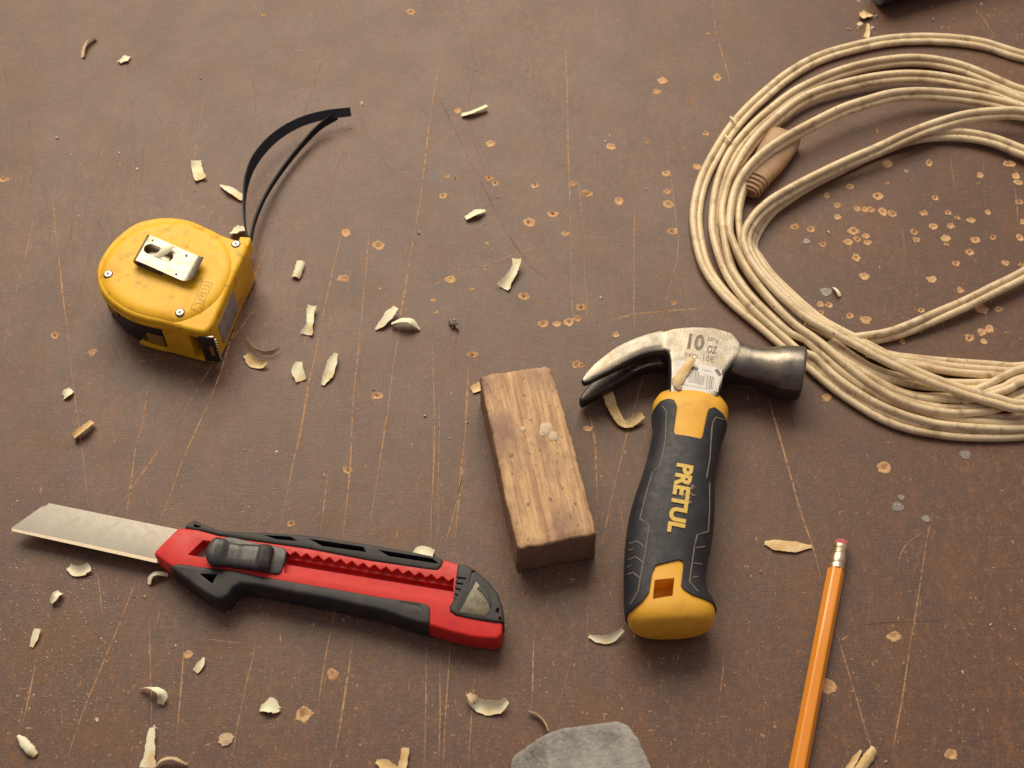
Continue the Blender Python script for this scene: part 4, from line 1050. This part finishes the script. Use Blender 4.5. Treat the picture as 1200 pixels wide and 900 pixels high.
# ================================================================== EXTENSION CORD
def make_cord():
    t = empty('extension_cord', W(1000, 300, 0), 'coiled beige twin extension cord beyond the hammer', 'extension cord')
    K = 2.927
    tp = lambda l: [(790+x/K, y/K) for x, y in l]
    bt = lambda l: [(790+x/K, 280+y/K) for x, y in l]
    br = lambda l: [(940+x/4.615, 370+y/4.615) for x, y in l]
    A = tp([(1200,194),(1050,150),(900,134),(750,138),(620,163),(500,199),(400,254),(320,318),(247,386),(187,459),(140,536),(105,605),(82,685),(76,770)])+bt([(96,60),(125,125),(175,190),(235,245),(310,305),(375,360),(455,425)])+br([(150,360),(300,465),(450,550),(600,600),(780,630),(950,640),(1200,632)])
    B = tp([(1200,318),(1120,288),(1050,258),(980,232),(900,214),(820,207),(740,212),(650,228),(560,254),(480,288),(405,328),(335,382),(270,440),(212,508),(175,575),(152,645),(140,720),(138,800)])+bt([(162,75),(197,150),(250,220),(310,280),(365,330),(430,390)])+br([(60,225),(180,335),(320,430),(470,505),(640,560),(820,590),(1200,598)])
    C = tp([(1200,352),(1100,315),(1000,287),(900,268),(800,262),(700,270),(600,290),(500,318),(425,354),(355,408),(292,466),(240,532),(204,598),(178,668),(166,745)])+bt([(192,80),(230,152),(282,215),(345,275),(405,325)])+br([(20,125),(110,205),(225,300),(350,385),(480,450),(620,500),(800,540),(1000,560),(1200,560)])
    D = tp([(1200,378),(1100,352),(1000,334),(900,324),(820,322),(740,330),(660,352),(580,378),(500,416),(420,458),(352,498),(294,542),(247,592),(213,650),(196,720),(192,800)])+bt([(226,65),(262,125),(308,185),(362,245),(420,298)])+br([(60,115),(150,185),(245,265),(350,345),(470,420),(610,480),(780,512),(950,508),(1080,480),(1200,425)])
    E = tp([(1200,392),(1100,390),(1000,402),(900,430),(800,468),(700,514),(600,556),(500,602),(400,655),(325,702),(272,756),(246,815)])+bt([(262,55),(298,112),(350,170),(405,222),(458,266)])+br([(140,65),(250,125),(450,232),(670,335),(880,412),(1050,460),(1200,490)])
    Fp = tp([(1200,522),(1100,484),(1000,464),(900,462),(820,474),(740,500),(650,538),(560,582),(480,622),(400,672),(335,722),(292,780),(270,840)])+bt([(290,60),(330,118),(385,175),(450,235),(520,290)])+br([(330,150),(480,228),(650,262),(820,290),(1000,305),(1200,310)])
    G = bt([(1200,122),(1100,172),(1000,222),(900,265),(820,300),(740,328),(660,342),(590,345)])+br([(100,70),(20,30)])
    H1 = br([(350,190),(480,225),(600,242),(800,262),(1000,276),(1200,284)])
    H3 = br([(150,140),(280,238),(400,305),(560,352),(720,372),(950,380),(1200,355)])
    Lp = br([(180,215),(290,280),(400,345),(510,405),(630,440),(760,445),(860,450),(1000,440),(1100,440),(1200,415)])
    J = br([(820,440),(900,415),(1000,375),(1100,322),(1200,285)])
    J2 = br([(860,455),(960,432),(1100,392),(1200,345)])
    parts = []
    R0 = 1.98
    def cord(px, z, roll, pair=True, r=R0, sep=1.84):
        n = len(px); P3 = []
        for i, (x, y) in enumerate(px):
            f = i/(n-1); P3.append(W(x, y, interp(z, f) if isinstance(z, list) else z))
        # the coil goes on beyond the frame
        P3 = [p for p in P3]
        path = cr(P3, 2.5)
        N_ = len(path)
        for sgn in ((1, -1) if pair else (0,)):
            pp = []
            for i, p in enumerate(path):
                f = i/(N_-1); a = R(interp(roll, f) if isinstance(roll, list) else roll)
                tg = (path[min(i+1, N_-1)]-path[max(i-1, 0)]).normalized(); s = tg.cross(Vector((0, 0, 1))).normalized(); u = s.cross(tg)
                pp.append(p+(s*math.cos(a)+u*math.sin(a))*sep*sgn)
            parts.append(tube_vf(pp, r, 12))
        return path
    def ext(px, top, bottom, bx):
        """carry a strand round outside the frame and back"""
        o = list(px)
        if top: o = [(bx, 290), (bx-8, px[0][1]+60), (bx-70, px[0][1]+16)]+o
        if bottom: o = o+[(bx-70, px[-1][1]-14), (bx-8, px[-1][1]-60), (bx, 300)]
        return o
    cord(ext(A, 1, 1, 1350), [(0, 2.4), (.3, 2.4), (.62, 2.2), (1, 2.4)], [(0, 10), (.15, 18), (.35, 15), (.6, 25), (.8, -20), (1, 0)])
    cord(ext(B, 1, 1, 1345), [(0, 4), (.12, 4), (.3, 3), (.62, 3), (1, 4)], [(0, 0), (.16, 20), (.3, 55), (.45, 30), (.65, 80), (.8, 20), (1, 0)])
    cord(ext(C, 1, 1, 1338), [(0, 6), (.3, 5.5), (.62, 5.5), (1, 2.5)], [(0, 25), (.2, 30), (.35, 50), (.5, 75), (.65, 40), (.8, 0), (1, 0)])
    cord(ext(D, 1, 1, 1330), [(0, 6), (.15, 7), (.24, 12.0), (.36, 12), (.48, 8), (.62, 8), (1, 5)], [(0, 35), (.2, 40), (.4, 60), (.55, 80), (.7, 30), (.8, 10), (1, 0)])
    cord(ext(E, 1, 1, 1325), [(0, 13), (.2, 9), (.35, 8), (.55, 11), (.8, 12), (1, 9)], [(0, 65), (.2, 60), (.3, 30), (.4, 70), (.55, 30), (.75, 5), (.9, 10), (1, 0)])
    cord(ext(Fp, 1, 1, 1318), [(0, 6), (.3, 3), (.5, 3), (.7, 4), (1, 5)], [(0, 30), (.2, 20), (.3, 50), (.5, 60), (.7, 10), (1, 0)])
    cord([(1330, 250), (1260, 285)]+G, [(0, 7), (.4, 5), (.75, 3), (1, 3)], [(0, 20), (.35, 5), (.6, 10), (.8, 60), (1, 60)], sep=1.85)
    cord(ext(H1, 0, 1, 1322), 3.5, 10)
    cord(ext(H3, 0, 1, 1328), 4.0, [(0, 20), (.5, -10), (1, 0)])
    cord(ext(Lp, 0, 1, 1335), [(0, 6), (.5, 5), (1, 4)], [(0, 60), (.3, 30), (.6, 0), (1, 0)])
    cord(ext(J, 0, 1, 1342), [(0, 6), (.3, 8), (1, 8)], [(0, 30), (1, 40)], pair=False)
    cord(ext(J2, 0, 1, 1348), [(0, 6), (.4, 9), (1, 9)], [(0, 30), (1, 70)])
    # lead from the socket down into the bundle
    P_ = tp([(243,636),(228,690),(222,750),(228,820),(246,880)])+bt([(268,60),(300,120)])
    cord(P_, [(0, 6.5), (.3, 7), (1, 7)], [(0, 70), (1, 80)], r=1.7, sep=1.2)
    cab = obj('cable', *merge(parts), M['cord'], t, smooth=180)
    # little web stubs left between split conductors
    for p, q, z in (((856,137),(863,145),6.0), ((850,159),(856,166),6.0), ((866,186.5),(869,188),7.5)):
        obj('insulation_stub', *tube_vf([W(*p, z), W((p[0]+q[0])/2, (p[1]+q[1])/2, z+.6), W(*q, z+.4)], .75, 8), M['cord'], cab)
    # socket: flattened body with strain relief ridges
    a, b = W(877, 226, 4.9), W(922, 158, 5.0); d = (b-a); Ln = d.length; d.normalize(); s = d.cross(Vector((0, 0, 1))).normalized(); u = s.cross(d)
    rings = []
    for k in range(41):
        f = k/40
        w = interp([(0, 4.3), (.03, 5.0), (.2, 6.0), (.26, 7.0), (.45, 8.6), (.7, 9.6), (.93, 9.4), (.98, 8.9), (1, 8.0)], f)
        h = interp([(0, 3.0), (.03, 3.5), (.2, 3.9), (.3, 4.3), (.6, 4.7), (.93, 4.7), (.98, 4.2), (1, 3.6)], f)
        c = a+d*(Ln*f)
        rings.append([c+s*(w*math.cos(q)*((abs(math.cos(q))**3+abs(math.sin(q))**3)**(-1/3)))+u*(h*math.sin(q)*((abs(math.cos(q))**3+abs(math.sin(q))**3)**(-1/3))) for q in [2*math.pi*j/28 for j in range(28)]])
    pl = obj('socket', *loft_vf(rings), M['plug'], t, smooth=50)
    for k in range(4):
        c = a+d*(Ln*(.035+.062*k)); w, h = 5.7+.35*k, 4.2+.15*k
        ring_path = [c+s*(w*math.cos(q))+u*(h*math.sin(q)) for q in [2*math.pi*j/28 for j in range(29)]]
        V, Fc = [], []
        for i, p in enumerate(ring_path[:-1]):
            rad = (p-c).normalized()
            for m_ in range(8):
                q = 2*math.pi*m_/8; V.append(p+(rad*math.cos(q)+d*math.sin(q))*.62)
        n = 28
        for i in range(n):
            for m_ in range(8): Fc.append((i*8+m_, i*8+(m_+1) % 8, ((i+1) % n)*8+(m_+1) % 8, ((i+1) % n)*8+m_))
        obj('strain_relief_ring', V, Fc, M['plug'], pl, smooth=180)
    return t
make_cord()

# ================================================================== WHETSTONE
def make_stone():
    top = [(640,861),(665,852),(700,846),(724,843.5),(736,849),(749,864),(757,882),(770,910),(790,960),(770,1010),(700,1020),(650,1000),(641,930)]
    left = [(604,882),(598,893),(597,920),(604,980)]
    V = [W(x, y, 22) for x, y in top]+[W(x, y, 3) for x, y in left]
    c = sum(V, Vector())/len(V)
    for x, y, z in [(626,868,13),(612,990,3)]: V.append(W(x, y, z))
    bot = []
    for v in V: bot.append(Vector((c.x+(v.x-c.x)*.97, c.y+(v.y-c.y)*.97, 1.0)))
    V += bot
    bm = bmesh.new()
    for v in V: bm.verts.new(v)
    r = bmesh.ops.convex_hull(bm, input=bm.verts)
    bmesh.ops.delete(bm, geom=[g for g in r['geom_interior'] if isinstance(g, bmesh.types.BMVert)], context='VERTS')
    bmesh.ops.dissolve_limit(bm, angle_limit=R(6), verts=bm.verts, edges=bm.edges)
    bm.verts.index_update()
    o = obj('whetstone', [v.co.copy() for v in bm.verts], [tuple(v.index for v in f.verts) for f in bm.faces], M['stone'], None, loc=(c.x, c.y, 0)); bm.free()
    b = o.modifiers.new('b', 'BEVEL'); b.width = .0060; b.segments = 5; b.limit_method = 'ANGLE'; b.angle_limit = R(15); bake(o)
    rm = o.modifiers.new('r', 'REMESH'); rm.mode = 'VOXEL'; rm.voxel_size = .0008; rm.use_smooth_shade = True
    s = o.modifiers.new('s', 'SMOOTH'); s.iterations = 5; bake(o, 180)
    for v in o.data.vertices:
        p = v.co*1000; v.co += v.normal*.001*(mnoise.noise(p*.08)*.7+mnoise.noise(p*.35)*.22+min(0, mnoise.noise(p*.5)+.25)*.8)
    tag(o, 'rounded grey sharpening stone cut off by the bottom of the frame', 'sharpening stone')
make_stone()

# ================================================================== DARK TUBE, top right
def make_bar():
    # a tube with thin walls, lying with its open end towards the camera
    a = W(1031, 17, 0); b = W(1094, -1, 0); d = (b-a).normalized(); s = Vector((-d.y, d.x, 0)); U = Vector((0, 0, 1))
    def ring(u, ins, slant):
        r = []
        for q in [2*math.pi*j/36 for j in range(36)]:
            cx, cz = 12+12*(1-ins/10)*math.cos(q), 12+12*(1-ins/10)*math.sin(q); r.append(a+d*(u+slant*cx)+s*cx+U*(cz+.3))
        return r
    V, Fc = loft_vf([ring(0, 0, .15), ring(120, 0, .15), ring(120, 1.3, .15), ring(0, 1.3, .15)], cap=False)
    Fc += [(108+j, 108+(j+1) % 36, (j+1) % 36, j) for j in range(36)]
    o = obj('steel_tube', V, Fc, M['tube'], None, loc=(a+d*60+s*10)); bevel(o, .35, 2, 50)
    tag(o, 'black round tube end poking in at the top edge of the frame', 'metal tube')
make_bar()

# ================================================================== SHAVINGS
GRP = 'wood shavings scattered on the board'
def shaving(label, pts, widths, rolls=None, m='shave', thick=.22, cup=.10, ragged=.10, seed=0, name='wood_shaving', cat='wood shaving'):
    """pts (px,py,z mm); widths px"""
    wp_ = [W(x, y, z) for x, y, z in pts]
    sc = [.43*(2567/(p[1]+2117)) for p in pts]
    ww = [w*s for w, s in zip(widths, sc)]
    ro = rolls or [0]*len(pts)
    V, Fc = ribbon_vf(wp_, ww, ro, thick, cup, na=7, step=1.0, ragged=ragged, seed=seed)
    z0 = min(v.z for v in V); surf = pts[0][3] if len(pts[0]) > 3 else None
    c = sum(wp_, Vector())/len(wp_)
    o = obj(name, V, Fc, M[m], None, smooth=50, loc=(c.x, c.y, max(0, z0)))
    tag(o, label, cat, GRP); return o
sh = shaving
sh('thin curved shaving highest up at the left of the frame', [(97,67,1),(98.5,57,1.8),(103,48,2.4),(112,43,1.6)], [4,6,6,5], [25,35,40,40], 'shave_d', seed=1)
sh('tiny cream chip beside the curved shaving at top left', [(140,73,1),(146,69,1.4),(152,66.5,1.2)], [4,9,4], ragged=.4, seed=2)
sh('short blunt shaving above the tape measure and left of its strap', [(230,188,2.2),(231,198,1.0),(235,210,1.6)], [11,12,13], [15,5,-5], cup=.16, seed=3)
sh('pale pointed shaving touching the outer side of the wrist strap', [(258,217,1.4),(270,223,1.8),(285,233,.9)], [3,10,9], [10,15,10], cup=.14, seed=4)
sh('crumpled white flake against the strap corner of the tape measure', [(271,271,1.4),(278,269,3.0),(288,268,2.0)], [10,15,11], [20,10,25], ragged=.35, seed=5)
sh('slim pale shaving topmost right of the strap tip', [(541,135,.8),(550,133,1.6),(560,129,2.2),(571,124,2.6)], [6,7.5,7,5.5], [10,25,25,20], cup=.18, seed=6)
sh('stubby shaving among the nail holes in the upper middle', [(546,256,1),(553,252,1.8),(560,248,2.4),(569,247,1.6)], [8,10,9,4], [15,20,15,5], ragged=.2, seed=7)
sh('long twisted shaving flaring at its lower end, upper middle', [(606,303,4.5),(604,313,3.4),(598,324,2.4),(589,337,1.2)], [11,9,10,15], [-10,0,10,12], cup=.2, seed=8)
sh('small straight folded chip just right of the tape measure', [(352,306,2.4),(350,315,2.2),(346,325,1.6)], [10,10,10], [0,0,0], cup=-.25, seed=9)
sh('waisted shaving with square foot right of the tape measure', [(366,358,3),(364,367,2.2),(363,380,2.0),(359,392,1.0)], [11,9,8,15], [0,0,4,0], 'shave', cup=.2, seed=10)
sh('tapered white shaving leaning on the arched one', [(464,360,4),(457,368,3.4),(449,378,2),(440,386,.7)], [8,12,10,3], [-10,-8,-5,0], cup=.06, seed=11)
sh('arched white shaving bowed up off the board', [(459,379,2.4),(470,375,4.8),(482,376,4.6),(492,386,.8)], [5,11,12,3], [28,30,28,20], cup=-.1, seed=12)
sh('thin brown curl standing on edge by the tape mouth', [(289,396,1.8),(294,406,1.9),(306,413,2.0),(318,413,2.2),(328,408,2.4)], [3,5,6,6,4], [-55,-60,-60,-60,-50], 'shave_d', cup=.05, seed=13)
sh('yellow scoop shaving just under the thin brown curl', [(289,415,1.4),(296,424,1.0),(305,427,1.4),(313,424,3.0)], [9,13,11,4], [-15,-20,-25,-20], 'shave_y', cup=.2, seed=14)
sh('short upright shaving, left of a pair below the tape', [(350,424,2.4),(349,434,1.8),(353,446,.9)], [8,14,13], [5,0,0], cup=.18, seed=15)
sh('long leaf shaving, right of a pair below the tape', [(394,414,3),(389,425,2.6),(385,438,1.8),(378,451,.9)], [5,11,12,5], [5,10,10,5], 'shave', cup=.18, seed=16)
sh('tiny rounded flake at the left below the tape measure', [(74,464,.8),(78,460,2.0),(84,457,1.2)], [8,12,7], ragged=.3, seed=17)
sh('rolled golden shaving above the knife blade tip', [(86,512,1.6),(93,507,2.8),(101,501,3.0),(109,494,2.2)], [11,11,10,7], [10,20,20,0], 'shave_y', cup=.32, seed=18)
sh('oval scoop shaving directly below the knife blade', [(81,664,1.2),(88,669,1.2),(96,669,1.4),(105,664,2.6)], [8,13,12,10], [-15,-18,-18,-15], cup=.2, seed=19)
sh('hooked shaving tucked below the knife nose', [(175,685,.9),(177,676,2.6),(184,672,3.2),(197,674,1.2)], [5,8,7,5], [30,35,25,10], cup=.1, seed=20)
sh('small cupped shaving below the oval scoop one', [(60,707,.8),(63,702,2.2),(66,697,2.8),(71,694,1.2)], [6,10,10,7], [20,15,5,0], cup=.25, seed=21)
sh('short straight sliver at the far left below the knife', [(44,737,2),(41,747,1.4),(37,758,.6)], [8,8,5], [0,0,0], seed=22)
sh('small pale wedge below the middle of the knife', [(239,771,1.6),(235,779,1.4),(229,787,.6)], [3,9,8], [0,5,5], seed=23)
sh('open ring curl standing up at lower left', [(165,807,1.5),(173,806,3.5),(183,808,5),(190,814,4.2),(188,825,1.5)], [4,7,11,12,8], [60,60,45,30,20], cup=.05, seed=24)
sh('fat seed shaped shaving in the lower left corner', [(21,862,1.6),(27,868,2.2),(35,878,2.2),(42,885,1.0)], [4,10,12,8], [5,10,10,5], cup=-.25, seed=25)
sh('fan shaped shaving spreading to the bottom edge', [(178,853,2.6),(177,864,2.4),(175,880,1.8),(173,900,.8)], [6,9,12,18], [0,0,0,0], cup=-.1, ragged=.14, seed=26)
sh('brown arched curl beside the fan shaped shaving', [(182,899,1.2),(190,891,3.0),(203,889,3.4),(219,896,1.2)], [4,7,7,4], [50,45,45,40], 'shave_d', cup=.1, seed=27)
sh('ragged cross shaped flake below the knife grip', [(305,832,1.0),(312,829,2.2),(319,829,2.0),(328,832,1.0)], [5,18,16,6], [0,10,0,0], ragged=.4, seed=28)
sh('flat round tan flake lying low at lower left', [(256,866,.4),(262,866,.6),(268,866,.6),(273,867,.4)], [9,15,15,8], m='shave_d', ragged=.2, cup=0, seed=29)
sh('broad boat shaped shaving left of the grey stone', [(549,817,2.6),(557,824,1.6),(570,829,1.4),(584,828,2.4),(594,821,3.8)], [6,13,17,15,8], [-10,-20,-28,-28,-20], cup=.24, seed=30)
sh('hair thin brown curl touching the grey stone', [(620,833,1.8),(631,838,2.2),(639,847,2.6),(643,857,3.0)], [3,6,7,6], [70,75,75,75], 'shave_d', cup=.02, thick=.4, seed=31)
sh('upright stick shaving at the bottom edge, lower middle', [(475,876,2),(474,887,1.6),(470,904,.8)], [9,9,11], [0,0,0], 'shave_y', cup=.1, seed=32)
sh('slanting shaving joined below the upright stick one', [(441,892,1.4),(452,897,1.6),(468,906,.8)], [5,14,9], [0,0,0], 'shave_y', seed=33)
sh('crescent shaving at the lower left of the hammer butt', [(690,745,1.2),(702,749,1.4),(716,748,1.8),(730,738,3.2)], [4,9,10,5], [-20,-25,-28,-25], cup=.12, seed=34)
sh('flat golden leaf shaving between hammer and pencil', [(896,636,.8),(910,638.5,1.2),(930,640.5,1.2),(951,640.5,.8)], [5,14,14,4], [0,0,0,0], 'shave_y', cup=-.04, ragged=.05, seed=35)
sh('thick curled sliver right of the pencil at bottom edge', [(1025,877,2.4),(1016,890,2.0),(1004,906,1.0)], [9,12,11], [10,10,10], 'shave_y', cup=-.2, seed=36)
sh('thin sliver lying against the thick one by the pencil', [(1009,879,1.4),(1001,891,1.2),(993,904,.8)], [3,7,8], [0,0,0], 'shave_y', seed=37)
sh('long bent golden shaving hooked under the hammer claw', [(712,449,4),(714,468,3.4),(722,486,2.4),(731,497,1.6),(741,494,2.6),(753,485,4)], [8,14,12,9,11,9], [10,15,10,0,-20,-25], 'shave_y', cup=.14, seed=38)
sh('little tan chip behind the top left corner of the block', [(553,458,.6),(558,455,.8),(564,452,.6)], [8,12,12], m='shave_y', seed=39)
sh('white triangular tip sticking out behind the knife', [(482,652,.8),(494,645,2.0),(508,649,1.6)], [4,13,10], [0,10,0], seed=40)
sh('golden shaving resting on the sticker of the hammer head', [(812,420,26),(805,430,25.2),(799,438,24.8),(792,449,24.6)], [8,10,11,12], [0,0,0,0], 'shave_y', cup=-.15, seed=41)
sh('small brown chip on the yellow collar under the sticker', [(788,444,24.8),(792,450,25),(798,456,24.6)], [4,7,5], m='shave_d', ragged=.3, seed=42)
sh('curled shaving caught in the slot of the belt clip', [(181,299,33),(187,297,36.2),(194,293,37),(203,288,37)], [7,10,9,5], [0,-10,-15,0], 'shave', cup=-.15, seed=43)
sh('small curved chip beside the flat grey nail head', [(977,337,1.0),(981,341,2.2),(984,347,1.2)], [4,6,5], [30,30,20], seed=44)
sh('short pale peg above the outermost loop of cord', [(1017,28,1.4),(1017,36,1.2),(1015,44,.8)], [3,5,7], m='shave_y', seed=45)
sh('rough little crumb cluster near the black tube', [(1010,14,1.2),(1014,18,2.2),(1022,17,1.4)], [7,9,5], m='shave_y', ragged=.5, seed=46)
sh('grey transparent looking flake on the boat shaped shaving', [(549,813,3.2),(553,818,4),(557,822,3.4)], [7,9,7], m='shave_d', ragged=.3, seed=47)

# dried plant crumb in the middle
def debris():
    V, Fc = [], []; P = []
    c = W(532, 381, 1.6)
    for i in range(9):
        q = W(532+rnd.uniform(-4, 4), 381+rnd.uniform(-6, 6), rnd.uniform(1, 2.6)); r = rnd.uniform(.8, 1.6); n = 8
        rings = []
        for k in range(6):
            f = k/5; rr = r*math.sin(math.pi*min(.97, max(.03, f)))
            rings.append([q+Vector((rr*math.cos(a)*(1+rnd.uniform(-.3, .3)), rr*math.sin(a)*(1+rnd.uniform(-.3, .3)), (f-.5)*r*1.6)) for a in [2*math.pi*j/n for j in range(n)]])
        P.append(loft_vf(rings))
    P.append(tube_vf([W(531, 384, 1.5), W(528, 377, 2.4), W(525, 371, 2.0)], .45, 6))
    V, Fc = merge(P)
    o = obj('dried_crumb', V, Fc, M['debris'], None, smooth=40, loc=(c.x, c.y, 0))
    tag(o, 'rough grey brown crumb of dirt alone in the middle', 'debris')
debris()
